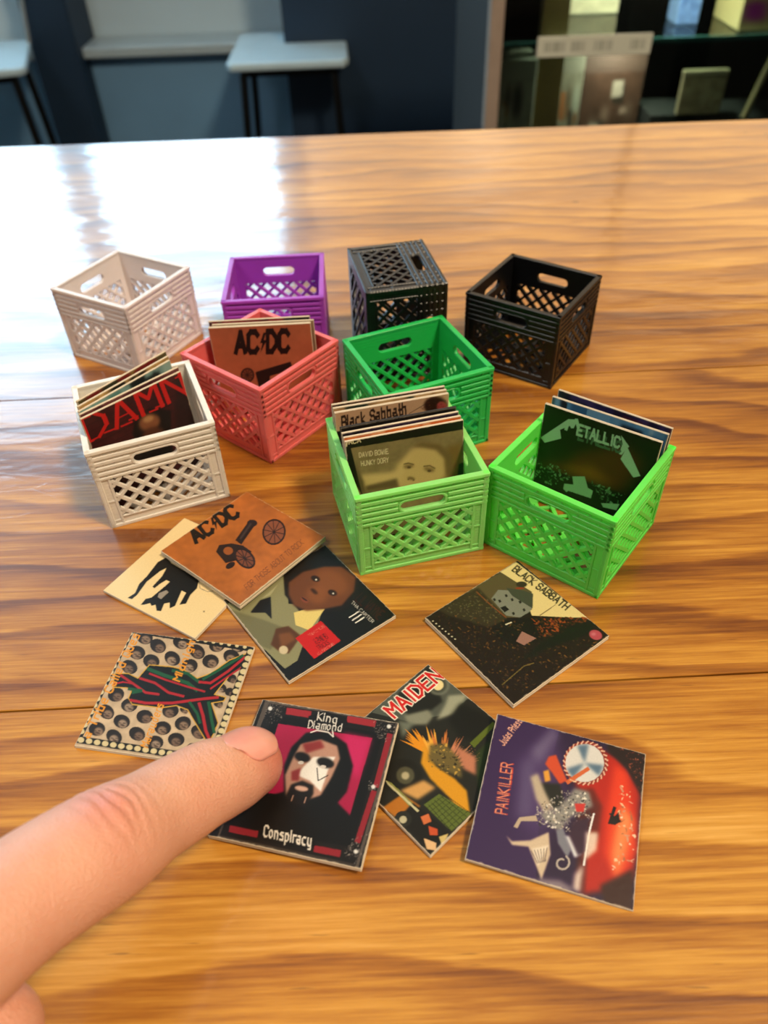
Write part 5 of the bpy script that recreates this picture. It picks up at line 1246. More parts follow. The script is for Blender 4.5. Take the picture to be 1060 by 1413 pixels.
  ('p','b8aca0',0,1.0,[542,148,555,163,548,169,535,154]),
  ('p','b8aca0',0,1.0,[549,159,566,166,563,175,547,168]),
  ('p','b8aca0',0,1.0,[559,165,574,163,577,173,562,175]),
  ('p','e0d0c0',6,0.9,[647,103,692,182,691,9,647,17]),
  ('p','a89c98',6,0.7,[439,18,567,46,658,20,619,-13,443,-7]),
  ('t','PAINKILLER','c8482c',1.0,60,0.7,1.0,[192,338,169,676,95,666,121,328]),
  ('t','PAINKILLER','e0a080',0.5,60,0.5,1.0,[187,336,164,674,95,666,121,328]),
  ('t','Judas Priest','e0a890',1.1,60,0.7,1.0,[87,782,170,985,129,1004,46,800]),
 ]),
 'damn': ('44191b', [
  ('n',0.25,9),
  ('p','331214',0,1.0,[15,1036,1153,1080,1151,1086,15,1042]),
  ('p','331214',0,1.0,[9,975,1134,1013,1132,1020,8,981]),
  ('p','331214',0,1.0,[2,913,1115,946,1113,952,2,919]),
  ('p','331214',0,1.0,[-4,850,1096,878,1094,885,-5,856]),
  ('p','331214',0,1.0,[-11,787,1076,809,1075,816,-11,793]),
  ('p','331214',0,1.0,[-17,723,1056,740,1055,747,-18,729]),
  ('p','331214',0,1.0,[-24,658,1037,670,1035,677,-25,664]),
  ('p','331214',0,1.0,[-31,592,1017,600,1015,607,-32,598]),
  ('p','331214',0,1.0,[-38,525,996,528,995,536,-39,532]),
  ('p','1c1413',3,1.0,[454,769,609,803,801,683,745,498,633,364,411,464,381,646]),
  ('p','8a5a3c',6,1.0,[675,660,670,630,652,606,625,590,590,584,553,589,518,604,490,628,471,657,464,688,470,718,487,742,514,757,548,764,584,759,619,744,648,721,668,692]),
  ('p','5a3422',6,1.0,[689,431,670,396,638,373,598,365,555,373,514,396,480,431,457,473,448,518,453,560,472,594,503,617,542,625,584,618,625,596,659,562,683,520,694,475]),
  ('p','b58a5e',4,1.0,[621,703,619,692,610,684,596,679,579,678,560,680,543,686,529,695,519,705,516,716,519,726,528,734,542,739,559,741,577,739,594,733,608,724,618,714]),
  ('p','161212',4,1.0,[330,557,720,415,684,134,275,322]),
  ('p','201214',8,0.6,[924,943,1032,914,1051,385,780,456]),
  ('t','DAMN','c8221e',0.85,0,0.35,1.0,[0,773,1013,764,987,1029,1,1019]),
  ('p','c8221e',0,1.0,[8,988,92,984,91,998,7,1002]),
  ('p','c8221e',0,1.0,[2,757,46,758,45,773,0,772]),
  ('p','c8221e',0,1.0,[143,777,254,765,253,780,142,792]),
  ('p','c8221e',0,1.0,[306,758,422,752,421,767,305,773]),
  ('p','c8221e',0,1.0,[393,780,492,778,490,793,392,796]),
  ('p','c8221e',0,1.0,[596,760,689,752,688,767,595,776]),
  ('p','c8221e',0,1.0,[663,772,762,766,761,781,661,788]),
  ('p','c8221e',0,1.0,[928,955,1008,954,1006,969,926,970]),
  ('p','c8221e',0,1.0,[1051,741,1049,736,1045,733,1040,732,1035,732,1030,735,1026,739,1023,744,1021,750,1022,755,1024,759,1028,762,1033,764,1038,763,1043,760,1047,756,1050,751,1052,746]),
 ]),
 'acdcd': ('b4694a', [
  ('n',0.06,6),
  ('t','AC','1a1416',1.8,90,0.55,1.0,[228,719,449,714,479,934,262,939]),
  ('t','DC','1a1416',1.8,90,0.55,1.0,[544,711,756,706,780,927,573,932]),
  ('p','1a1416',0,1.0,[530,922,556,921,524,841,553,840,468,695,504,806,480,807]),
  ('p','241a1c',0,1.0,[409,393,774,492,761,584,399,486]),
  ('p','2b1c1a',0,1.0,[387,479,543,513,517,316,401,301]),
  ('p','7a4634',0,1.0,[368,447,361,423,349,402,332,385,313,375,293,372,273,377,257,389,246,408,240,430,241,455,248,479,260,500,276,516,296,526,316,529,335,524,351,512,362,494,368,471]),
  ('p','2b1c1a',0,1.0,[362,452,353,421,368,418,376,449]),
  ('p','2b1c1a',0,1.0,[357,430,341,403,354,394,369,422]),
  ('p','2b1c1a',0,1.0,[347,410,325,389,335,376,356,398]),
  ('p','2b1c1a',0,1.0,[333,394,308,381,313,365,338,378]),
  ('p','2b1c1a',0,1.0,[316,384,290,380,290,363,316,366]),
  ('p','2b1c1a',0,1.0,[298,380,273,386,268,369,293,363]),
  ('p','2b1c1a',0,1.0,[281,383,260,399,250,384,271,368]),
  ('p','2b1c1a',0,1.0,[265,392,251,416,238,405,253,381]),
  ('p','2b1c1a',0,1.0,[254,408,247,437,232,430,239,401]),
  ('p','2b1c1a',0,1.0,[248,428,248,459,233,457,232,426]),
  ('p','2b1c1a',0,1.0,[247,450,256,480,241,484,233,453]),
  ('p','2b1c1a',0,1.0,[252,471,268,499,255,507,240,480]),
  ('p','2b1c1a',0,1.0,[262,491,283,512,274,525,253,504]),
  ('p','2b1c1a',0,1.0,[276,507,301,520,296,535,271,522]),
  ('p','2b1c1a',0,1.0,[293,517,319,521,319,538,293,534]),
  ('p','2b1c1a',0,1.0,[310,521,335,515,340,531,315,538]),
  ('p','2b1c1a',0,1.0,[328,518,349,503,358,517,337,533]),
  ('p','2b1c1a',0,1.0,[343,509,358,485,370,497,355,520]),
  ('p','2b1c1a',0,1.0,[354,494,362,465,376,472,369,500]),
  ('p','2b1c1a',0,1.0,[361,474,360,443,375,444,376,476]),
  ('p','2b1c1a',0,1.0,[314,450,313,447,310,443,308,441,304,440,301,440,298,442,296,444,295,448,295,451,296,455,298,458,301,461,304,462,307,461,310,460,312,457,314,454]),
  ('p','2b1c1a',0,1.0,[370,451,240,459,239,451,369,443]),
  ('p','2b1c1a',0,1.0,[317,374,299,529,292,527,310,372]),
  ('p','2b1c1a',0,1.0,[246,404,365,491,362,498,243,410]),
  ('p','2b1c1a',0,1.0,[256,498,348,398,353,404,261,504]),
  ('p','2b1c1a',0,1.0,[332,527,270,377,276,374,338,524]),
 ]),
 'bowie': ('8d7d52', [
  ('p','15120e',0,1.0,[-38,1016,1040,994,1061,437,103,439,42,612]),
  ('p','857650',0,1.0,[42,934,993,912,1052,421,99,479]),
  ('n',0.08,10),
  ('p','c2aa70',10,1.0,[414,703,575,839,758,817,848,696,860,500,681,396,400,460,378,607]),
  ('p','c9b077',8,1.0,[92,670,410,635,575,839,417,492,125,523]),
  ('p','5f5238',5,1.0,[60,814,116,596,121,471,92,495]),
  ('p','7c6436',10,1.0,[850,781,991,786,972,457,843,432]),
  ('p','1f3a20',2,1.0,[957,585,1025,606,1049,458,940,455]),
  ('p','75623c',6,1.0,[544,845,637,868,789,819,895,686,908,489,844,504,832,665,757,767,635,818]),
  ('p','8a754a',4,1.0,[558,658,556,651,548,645,536,642,522,640,506,641,490,644,478,650,470,657,466,664,469,671,476,677,488,681,503,682,519,681,534,678,546,672,555,666]),
  ('p','8a754a',4,1.0,[740,568,735,562,725,560,711,561,695,566,678,573,663,583,651,594,644,604,643,613,648,619,658,621,672,620,688,615,705,607,720,598,732,587,739,577]),
  ('p','5a4a2e',1,1.0,[471,686,516,688,515,696,470,695]),
  ('p','5a4a2e',1,1.0,[511,689,559,664,562,671,513,697]),
  ('p','5a4a2e',1,1.0,[642,628,699,623,699,632,641,637]),
  ('p','5a4a2e',1,1.0,[694,625,743,585,747,592,698,632]),
  ('p','5a4a2e',1,1.0,[533,646,532,643,529,640,524,639,519,639,513,640,507,643,503,646,500,650,499,653,501,657,504,659,508,661,514,661,520,659,525,657,529,654,532,650]),
  ('p','5a4a2e',1,1.0,[708,573,707,569,704,566,699,564,694,564,688,565,682,568,678,571,675,576,674,580,675,584,678,587,683,589,688,589,694,588,700,585,704,581,707,577]),
  ('p','7a6640',3,1.0,[563,524,560,520,553,519,543,519,532,522,521,527,510,534,502,540,497,547,496,552,499,556,506,557,515,557,526,554,538,549,548,543,557,536,561,529]),
  ('p','5e4c30',1,1.0,[512,531,511,529,510,527,508,526,505,526,502,527,500,528,498,530,497,532,496,535,497,537,498,539,500,540,503,540,506,540,508,538,510,536,511,534]),
  ('p','5e4c30',1,1.0,[558,514,557,512,556,510,554,509,551,508,548,509,546,510,544,512,543,515,542,517,543,520,544,522,547,523,549,523,552,522,554,521,556,519,558,516]),
  ('p','7a5c40',2,1.0,[536,444,532,440,524,438,510,439,494,441,476,445,460,450,447,456,439,461,436,466,439,470,448,472,462,472,478,469,495,465,511,460,524,454,533,449]),
  ('p','6a5a3c',5,1.0,[127,549,406,566,416,475,139,502]),
  ('t','DAVID BOWIE','d8caa0',0.9,90,0.7,1.0,[104,835,349,819,349,863,105,878]),
  ('t','HUNKY DORY','d8caa0',0.9,90,0.7,1.0,[114,751,346,738,346,783,115,795]),
  ('t','RCA','d8caa0',1.1,90,0.8,1.0,[31,972,128,972,128,1011,32,1011]),
  ('p','d8caa0',0,1.0,[-8,999,23,1004,21,1017,-10,1012]),
  ('p','d8caa0',0,1.0,[15,1015,0,958,11,953,26,1011]),
 ]),
 'sabb': ('caa583', [
  ('p','1a120f',0,1.0,[-2,815,1061,790,1099,603,0,646]),
  ('p','3a2018',4,1.0,[987,879,981,847,963,822,935,806,900,802,863,809,829,828,800,855,782,887,776,921,782,951,800,976,828,991,862,996,898,988,933,971,961,944,980,912]),
  ('p','a8484a',2,1.0,[987,873,985,856,977,842,964,833,948,830,931,834,915,843,902,857,894,874,891,892,893,909,902,923,914,932,930,935,947,931,962,922,975,908,984,891]),
  ('s',['5a2c1e','8a4a34','3a2018'],120,7,[785,946,1007,992,1028,806,641,792]),
  ('p','4a342a',0,1.0,[541,811,548,886,541,888,534,813]),
  ('p','4a342a',0,1.0,[642,863,803,940,801,946,640,868]),
  ('s',['9a7050','6a4030'],40,5,[9,958,331,947,323,784,15,830]),
  ('t','Black Sabbath','3c2a22',1.7,40,0.5,1.0,[54,840,626,869,622,982,56,952]),
 ]),
 'metal': ('0f1a0c', [
  ('p','5a3410',26,1.0,[-29,416,727,881,920,776,797,373,317,336,-42,364]),
  ('p','96641a',18,0.8,[225,433,506,555,710,445,459,400]),
  ('p','17220f',20,0.8,[-10,986,441,911,254,491,-48,408]),
  ('p','0c140a',4,1.0,[-80,348,314,358,830,388,760,98,-77,160]),
  ('s',['5c8858','7ba27a','48704a','86ad84'],150,15,[-64,378,225,433,382,411,184,182,-63,214]),
  ('s',['5c8858','7ba27a','48704a'],110,15,[515,402,830,388,764,171,637,251]),
  ('p','93bc92',0,1.0,[350,374,456,421,503,316,552,304,550,210,473,161,430,125,377,152,290,207,290,266,373,292]),
  ('p','93bc92',0,1.0,[645,208,800,271,788,194,671,173]),
  ('p','0c140a',0,1.0,[339,206,276,105,666,99,568,218,454,212]),
  ('p','a9cda6',0,1.0,[8,654,221,928,282,947,256,880,167,799,190,717,52,617]),
  ('p','a9cda6',0,1.0,[229,812,244,921,218,922,203,813]),
  ('p','a9cda6',0,1.0,[217,909,261,848,282,871,238,931]),
  ('p','a9cda6',0,1.0,[279,855,304,954,279,959,254,860]),
  ('p','a9cda6',0,1.0,[276,948,317,848,341,865,300,964]),
  ('p','a9cda6',0,1.0,[717,721,745,858,906,626,855,588]),
  ('p','a9cda6',0,1.0,[675,946,761,865,748,845,717,763,695,765,703,872]),
  ('t','ETALLIC','4f7050',1.5,90,0.7,1.0,[336,767,703,780,697,877,334,867]),
  ('t','ETALLIC','a9cda6',1.5,90,0.7,1.0,[318,810,684,822,678,919,315,909]),
 ]),
}
def sleeve(label, group, w=3.0, th=.1, art=None, n=200, base='222222', edge=None, seed=1, ops=None):
    """a thing with its origin at the centre of its front face; x to the right, y up the sleeve"""
    root = empty('record_sleeve'); tag(root, label, 'record sleeve', group)
    c = MB(); h = w / 2
    # two card leaves with a slightly hollow opening edge between them
    c.box(-h, -h, -th, h, h, -th * .62).box(-h + .02, -h + .03, -th * .62, h - .02, h - .02, -th * .4).box(-h, -h, -th * .4, h, h, -.004)
    c.build('card_sleeve', edge or M_card, root, bevel=.008)
    if art: b, ops = ART[art]
    else: b = base
    p = Print(n, b, seed).run(ops or [])
    # rubbed white edges, uneven like worn print
    R = p.R; d = np.minimum.outer(np.minimum(np.arange(R), R - 1 - np.arange(R)), np.full(R, 9999)).astype(float)
    dd = np.minimum(d, d.T); nz = p.smooth_noise(40) * 3.2 + p.smooth_noise(90) * 2.4 - .6
    wmask = np.clip((nz - dd * 220 / n) * .8, 0, 1)[..., None] * .7
    p.im = p.im * (1 - wmask) + np.array([.86, .8, .7]) * wmask
    print_grid(p, w - .02, w - .02, .001, root)
    return root
def lay(root, x, y, z, a, tx, ty):
    root.matrix_world = Matrix.Translation(Vector((x, y, z)) * K) @ Matrix.Rotation(math.radians(a), 4, 'Z') @ Matrix.Rotation(math.radians(tx), 4, 'X') @ Matrix.Rotation(math.radians(ty), 4, 'Y')
GT = 'record sleeves lying on the table'
lay(sleeve('orange-brown sleeve with a black wheeled gun, lying on the cream sleeve', GT, th=.16, art='acdc'), -3.66, 14.0, .30, -41, -1.3, -1.3)
lay(sleeve('cream sleeve with a black ink shape lying under the orange-brown sleeve', GT, th=.085, art='white'), -4.98, 13.22, .09, -32.4, 0, 0)
lay(sleeve('black sleeve with a portrait of a child in a grey suit and a red sticker', GT, th=.115, art='carter'), -1.9, 11.93, .12, -54.2, 0, 0)
lay(sleeve('dark sleeve with an old mill house and brown foliage below the neon green crate', GT, th=.145, art='sab'), 2.96, 11.11, .15, -54.8, 0, 0)
lay(sleeve('sleeve patterned with small heads around a red, green and black striped band', GT, th=.095, art='tribe', n=220), -4.85, 9.66, .1, -11, 0, 0)
lay(sleeve('red and black framed sleeve with a painted face, pressed by the fingertip', GT, th=.13, art='king', n=230), -1.7, 7.5, .28, -15.2, 1.2, -3.)
lay(sleeve('night-sky sleeve with red capitals lying between the fingertip and the purple sleeve', GT, th=.12, art='maiden', n=220), .74, 8.05, .125, -48.3, 0, 0)
lay(sleeve('purple and red sleeve with a silver disc at the lower right', GT, th=.1, art='judas', n=230), 3.13, 6.77, .24, -18.5, 4.2, 2.8)
def stand(root, x, y, a, t, zb=.16, S=2.98):
    ar, tr = math.radians(a), math.radians(t)
    R = Matrix.Rotation(ar, 4, 'Z') @ Matrix.Rotation(math.pi / 2 - tr, 4, 'X')
    c = Vector((x, y, zb)) + Vector((-math.sin(ar) * math.sin(tr), math.cos(ar) * math.sin(tr), math.cos(tr))) * (S / 2)
    root.matrix_world = Matrix.Translation(c * K) @ R
GB, GD, GH, GI = ('record sleeves standing in the cream white crate', 'record sleeves standing in the coral pink crate', 'record sleeves standing in the lime green crate', 'record sleeves standing in the neon green crate')
def rnd_ops(cols, seed, n=14, top=True):
    r = random.Random(seed); ops = [('n', .15, 7)]
    for _ in range(n):
        x = r.randint(0, 1000); w = r.randint(40, 240); y = r.randint(820, 990) if top else r.randint(0, 900); h = r.randint(30, 150)
        ops.append(('p', r.choice(cols), r.choice((0, 2, 4)), 1., [x, y - h, x + w, y - h + r.randint(-30, 30), x + w - 20, y + h, x, y + h]))
    return ops
def small(label, group, base, cols, pose, seed, edge=None):
    stand(sleeve(label, group, 2.98, .07, base=base, n=90, seed=seed, ops=rnd_ops(cols, seed), edge=edge), *pose)
stand(sleeve('dark red sleeve with red serif capitals, frontmost in the cream white crate', GB, 2.98, .07, 'damn', 180), -6.273, 16.638, 43.3, 4)
small('brown-red sleeve directly behind the dark red lettered sleeve', GB, '6a3a3c', ['54282c', '7c4a48'], (-6.358, 16.849, 43.9, 4), 3)
small('pale teal sleeve in the middle of the cream white crate', GB, '7f9c96', ['5f8a84', '8fa8a0', '1e2424'], (-6.48, 17.094, 50.35, 5), 4)
small('tan and black sleeve, second from the back of the cream white crate', GB, 'b99560', ['1e1a16', 'd0ac70', '2a2420'], (-6.561, 17.308, 50.4, 5), 5)
small('olive and red sleeve at the very back of the cream white crate', GB, '5c5230', ['7a2420', '3a3a28', '88703c'], (-6.625, 17.535, 51.1, 6), 6)
stand(sleeve('brown sleeve with black lettering standing frontmost in the coral pink crate', GD, 2.98, .1, 'acdcd', 160), -3.424, 20.034, 1.45, 1)
small('tan sleeve just behind the brown sleeve in the coral pink crate', GD, 'a08468', ['8a7058', 'b49a78'], (-3.34, 20.209, 1.2, 1), 8)
small('black and red striped sleeve at the back of the coral pink crate', GD, '241a1a', ['8a2028', '9a2830', '1a1414', '7a1c24'], (-3.464, 20.42, 1.9, 1), 9)
stand(sleeve('sepia portrait sleeve with black border, frontmost in the lime green crate', GH, 2.98, .07, 'bowie', 200), .689, 14.396, 13.6, 9)
small('orange sleeve directly behind the sepia portrait sleeve', GH, 'c8682c', ['d87830', 'b8582c', 'e0a070'], (.651, 14.557, 13.8, 9), 11)
small('dark purple sleeve third from the front of the lime green crate', GH, '2a1c34', ['3a2840', '1a1420'], (.598, 14.775, 13.9, 8), 12)
small('plain black sleeve leaning in front of the beige lettered sleeve', GH, '17120f', ['1e1814', '100c0a'], (.54, 15.03, 13.6, 7), 13, M_carddark)
stand(sleeve('beige sleeve with blackletter title and dark red tree in the lime green crate', GH, 2.98, .08, 'sabb', 180), .338, 15.856, 13.0, 2)
small('tan and dark green sleeve directly behind the beige lettered sleeve', GH, 'b08c60', ['2c3a30', 'caa878', '3a4a40'], (.294, 16.039, 12.4, 2), 14)
small('dark brown sleeve at the very back of the lime green crate', GH, '5a3c2c', ['30201c', '8a5a44', '2a1c18'], (.257, 16.194, 12.5, 2), 15)
stand(sleeve('dark green sleeve with spiky pale lettering, frontmost in the neon green crate', GI, 2.98, .08, 'metal', 200), 5.263, 14.753, -35.5, 2)
small('light blue sleeve in the middle of the neon green crate', GI, '5f93b4', ['3f6f94', '9ab8c8', '1c2634', '7aa8c4'], (5.501, 15.045, -35.5, 2), 16)
small('dark indigo sleeve at the back of the neon green crate', GI, '2e2856', ['5a2438', '241c40', '44386c', '1c1830'], (5.652, 15.26, -37.1, 3), 17)

# ------------------------------------------------------------------ the hand: one continuous body, the nails are its children
def chain_points(keys, step=.12):
    P = [Vector(k[:3]) for k in keys]; R = [k[3] for k in keys]; out = []
    for i in range(len(P) - 1):
        p0, p1, p2, p3 = P[max(i - 1, 0)], P[i], P[i + 1], P[min(i + 2, len(P) - 1)]
        n = max(2, int((p2 - p1).length / step))
        for k in range(n):
            t = k / n
            q = .5 * ((2 * p1) + (p2 - p0) * t + (2 * p0 - 5 * p1 + 4 * p2 - p3) * t * t + (3 * p1 - p0 - 3 * p2 + p3) * t ** 3)
            tt = t * t * (3 - 2 * t); out.append((q, R[i] * (1 - tt) + R[i + 1] * tt))
    out.append((P[-1], R[-1])); return out
def limb(m, keys, up=(0, 0, 1), flat=1., n=28, tip=1.0):
    """lofted tube with rounded ends; flat scales the thickness along up"""
    pts = chain_points(keys)
    d0 = (pts[0][0] - pts[1][0]).normalized(); d1 = (pts[-1][0] - pts[-2][0]).normalized()
    cap = 7
    pre = [(pts[0][0] + d0 * pts[0][1] * math.sin(a) * tip, pts[0][1] * math.cos(a) ** .9) for a in [math.pi / 2 * (1 - i / cap) * .985 for i in range(cap)]]
    post = [(pts[-1][0] + d1 * pts[-1][1] * math.sin(a), pts[-1][1] * math.cos(a)) for a in [math.pi / 2 * (i + 1) / cap * .985 for i in range(cap)]]
    pts = pre + pts + post; vs = []; up = Vector(up)
    for i, (p, r) in enumerate(pts):
        d = (pts[min(i + 1, len(pts) - 1)][0] - pts[max(i - 1, 0)][0]).normalized()
        s = d.cross(up).normalized(); u = s.cross(d).normalized()
        vs += [p + (s * math.cos(2 * math.pi * k / n) + u * math.sin(2 * math.pi * k / n) * flat) * r for k in range(n)]
    L = len(pts)
    fs = [(j * n + k, j * n + (k + 1) % n, (j + 1) * n + (k + 1) % n, (j + 1) * n + k) for j in range(L - 1) for k in range(n)]
    fs += [tuple(reversed(range(n))), tuple(range((L - 1) * n, L * n))]
    m.add(vs, fs)
TIP = Vector((-2.77, 7.44, .93)); DIP = Vector((-3.39, 6.80, 1.45)); PIP = Vector((-4.56, 5.20, 2.62))
m = MB()
index = [(*TIP, .66), (-3.04, 7.15, 1.15, .73), (*DIP, .78), (-4.0, 6.05, 1.98, .80), (*PIP, .91), (-5.30, 4.32, 3.10, .91), (-6.10, 3.22, 3.56, .99), (-7.1, 1.8, 4.0, 1.12), (-8.6, -.4, 4.3, 1.2), (-11.2, -4.6, 4.3, 1.3)]
limb(m, index, flat=.94, tip=1.0)
limb(m, [(-9.5, 1.55, 1.55, .68), (-8.6, 3.35, 1.35, .76), (-8.35, 4.55, 2.5, .84), (-8.5, 3.9, 3.4, .9), (-8.9, 2.9, 4.05, 1.05), (-10.2, .4, 4.5, 1.2), (-12.2, -4.2, 4.4, 1.3)])
limb(m, [(-11.0, 1.3, 1.4, .66), (-10.3, 3.4, 1.25, .74), (-10.2, 4.5, 2.3, .82), (-10.4, 3.6, 3.3, .88), (-10.8, 2.6, 3.8, 1.0), (-11.9, 0., 4.2, 1.15), (-13.2, -4., 4.2, 1.25)])
limb(m, [(-12.4, .7, 1.2, .58), (-12.1, 2.6, 1.0, .64), (-12.1, 3.5, 1.9, .7), (-12.3, 2.6, 2.8, .76), (-12.6, 1.7, 3.2, .9), (-13.3, -.6, 3.7, 1.05), (-14.1, -4., 3.9, 1.15)])
limb(m, [(-5.92, 3.0, 1.62, .76), (-6.3, 2.2, 1.65, .86), (-7.0, .9, 1.9, .92), (-8.1, -1.0, 2.3, 1.05), (-9.3, -3.0, 2.9, 1.45), (-11., -5.2, 3.6, 1.4)])      # thumb
limb(m, [(-9.2, 1.0, 3.3, 1.1), (-10.6, -1.6, 3.1, 1.5), (-12.2, -4.6, 3.4, 1.6)])       # palm
limb(m, [(-7.6, .9, 3.0, .85), (-9.0, -1.4, 3.0, 1.25), (-10.6, -4.2, 3.3, 1.4)])         # web of the thumb
limb(m, [(-12.1, -3.6, 3.9, 2.1), (-13.4, -7.2, 4.2, 2.15), (-14.8, -10.5, 4.6, 2.35), (-17.5, -16.5, 5.4, 3.1), (-20.5, -23, 6.3, 3.7)], up=(-.1, .2, 1), flat=.8, n=40)
raw = link('raw_hand', m.mesh('raw_hand', []))
rm = raw.modifiers.new('remesh', 'REMESH'); rm.mode = 'VOXEL'; rm.voxel_size = .052 * K
sm = raw.modifiers.new('smooth', 'SMOOTH'); sm.factor = .5; sm.iterations = 14
dg = bpy.context.evaluated_depsgraph_get(); dg.update()
hand_me = bpy.data.meshes.new_from_object(raw.evaluated_get(dg)); hand_me.name = 'hand'
bpy.data.objects.remove(raw)
nv = len(hand_me.vertices); co = np.empty(nv * 3); hand_me.vertices.foreach_get('co', co); co = co.reshape(-1, 3) / K
no = np.empty(nv * 3); hand_me.vertex_normals.foreach_get('vector', no); no = no.reshape(-1, 3)
ax1 = np.array(PIP - TIP); L1 = np.linalg.norm(ax1); ax1 /= L1          # from tip towards the knuckle
sp = (co - np.array(TIP)) @ ax1
side = np.cross(ax1, [0, 0, 1]); side /= np.linalg.norm(side); upv = np.cross(side, ax1)
if upv[2] < 0: upv = -upv
lat = (co - np.array(TIP)) @ side; hgt = no @ upv
near = (np.linalg.norm(co - (np.array(TIP) + np.outer(np.clip(sp, -1, 5.5), ax1)), axis=1) < 1.6)
rng = np.random.RandomState(3)
disp = np.zeros(nv)
top = np.clip(hgt * 1.5, 0, 1)
for c, w, dep, bend in [(L1 - .50, .045, .024, .22), (L1 - .28, .045, .040, .12), (L1 - .08, .05, .050, -.02), (L1 + .14, .05, .044, -.14), (L1 + .38, .045, .020, -.24), (L1 - .72, .04, .010, .3), (L1 + .62, .04, .012, -.3),
                        (1.02, .035, .014, .1), (1.16, .035, .012, 0.), (1.32, .035, .010, -.1)]:
    s_ = sp - c - bend * lat ** 2 + .03 * np.sin(lat * 7 + c * 9)
    disp -= near * top * dep * np.exp(-(s_ / w) ** 2) * np.clip(1.25 - np.abs(lat) / .75, 0, 1)
disp += near * top * .045 * np.exp(-((sp - L1) / .42) ** 2) * np.exp(-(lat / .5) ** 2)         # knuckle pad
disp -= near * .03 * np.exp(-((sp - 1.15) / .25) ** 2) * np.clip(-hgt, 0, 1)
co2 = co + no * disp[:, None]
hand_me.vertices.foreach_set('co', (co2 * K).ravel())
fl = near * (.65 * np.exp(-((sp - L1 - .02) / .5) ** 2) * np.exp(-((lat - .1) / .6) ** 2) * top + .8 * np.exp(-((sp + .25) / .5) ** 2)) + .1
at = hand_me.attributes.new('flush', 'FLOAT', 'POINT'); at.data.foreach_set('value', np.clip(fl, 0, 1).astype(np.float32))
M_skin = skin_material(); hand_me.materials.append(M_skin)
for p in hand_me.polygons: p.use_smooth = True
hand_me.update()
person = link('person', hand_me)
tag(person, "person's bare hand and forearm, index finger pressing on the framed sleeve", 'person')
# nail of the index finger: a curved plate following the fingertip
ax = -ax1; sd = side
def finger_r(s):                                     # radius of the fingertip at s ahead of TIP
    return .66 + .07 * min(max(-s, 0), .6) / .5 if s < 0 else .66 * math.sqrt(max(0, 1 - (s / .68) ** 2))
nl = MB(); NU, NV = 18, 16; vs = []
tiltn = math.radians(10)
for layer in (0, 1):
    for j in range(NV + 1):
        t = j / NV; s = -.56 + .98 * t
        hw = math.radians(50) * (1 - .9 * max(0, (.35 - t) / .35) ** 2) ** .5 * (1 - .5 * max(0, (t - .7) / .3) ** 2)
        edge_in = 0
        for i in range(NU + 1):
            u = 2 * i / NU - 1
            ss = s + (.16 * (1 - u * u) if t > .5 else 0) * (t - .5) * 2 - (.14 * (1 - u * u) if t < .5 else 0) * (1 - 2 * t) + 0
            a = hw * u + tiltn
            base_r = math.sqrt(.70 ** 2 - (max(ss, 0) * .92) ** 2) if ss > 0 else .70 + .02 * min(-ss, .5)
            rr_ = base_r + (.018 if layer == 0 else -.05)
            rr_ += 0
            P = np.array(TIP) + np.array(ax) * ss + sd * math.sin(a) * rr_ + upv * math.cos(a) * rr_ * .97
            vs.append(tuple(P))
W_ = NU + 1; Q = W_ * (NV + 1)
fs = [(j * W_ + i, j * W_ + i + 1, (j + 1) * W_ + i + 1, (j + 1) * W_ + i) for j in range(NV) for i in range(NU)]
fs += [tuple(Q + k for k in reversed(f)) for f in fs]
rim = [j * W_ for j in range(NV)] + [NV * W_ + i for i in range(NU)] + [j * W_ + NU for j in range(NV, 0, -1)] + [i for i in range(NU, 0, -1)]
fs += [(rim[k], rim[(k + 1) % len(rim)], rim[(k + 1) % len(rim)] + Q, rim[k] + Q) for k in range(len(rim))]
nl.add(vs, fs)
t = NT('fingernail'); v = t.cm(); t.l(t.mix(t.noise(v, 2, 2), srgb('e8a493'), srgb('d98c7c')), t.b.inputs['Base Color'])
t.set(Roughness=.22, Coat_Weight=.5, Coat_Roughness=.12, Subsurface_Weight=.2, Subsurface_Scale=.15 * K)
nail = nl.build('fingernail', t.m, person, smooth=True)

# ------------------------------------------------------------------ background: display cabinet and stools
M_post = plain('weathered_wood_frame', 'a08c7c', .6, nscale=.6)
M_cabin = plain('dark_cabinet_lining', '1c1a18', .9)
M_glass = glass_material('clear_cabinet_glass', 'e4f2ee')
M_shelf = glass_material('green_edged_shelf_glass', 'e6f2ee')
M_teal = plain('shelf_edge_glass', '2c5450', .2)
cab = empty('display_cabinet', (62, 130, FZ))
tag(cab, 'glass-fronted display cabinet with a wooden frame behind the table at right', 'cabinet')
def cp(name, x0, y0, z0, x1, y1, z1, mat, bevel=0.): return box(name, x0 - 62, y0 - 130, z0 - FZ, x1 - 62, y1 - 130, z1 - FZ, mat, cab, bevel)
cp('frame_post', 15.2, 109, -75, 16.9, 111.5, 10, M_post, .1)
cp('frame_post', 107.5, 109, -75, 109.5, 111.5, 10, M_post, .1)
cp('frame_rail', 16.9, 109, 7.5, 107.5, 111.5, 10, M_post, .1)
cp('frame_rail', 16.9, 109, -75, 107.5, 111.5, -71, M_post, .1)
cp('side_wall', 15.2, 111.5, -75, 16.4, 150, 10, M_cabin)
cp('side_wall', 108.3, 111.5, -75, 109.5, 150, 10, M_cabin)
cp('back_wall', 16.4, 149, -75, 108.3, 150, 10, M_cabin)
cp('top_board', 16.4, 111.5, 9, 108.3, 149, 10, M_cabin)
cp('bottom_board', 16.4, 111.5, -75, 108.3, 149, -73.5, M_cabin)
cp('glass_front', 16.9, 110, -71, 107.5, 110.5, 7.5, M_glass)
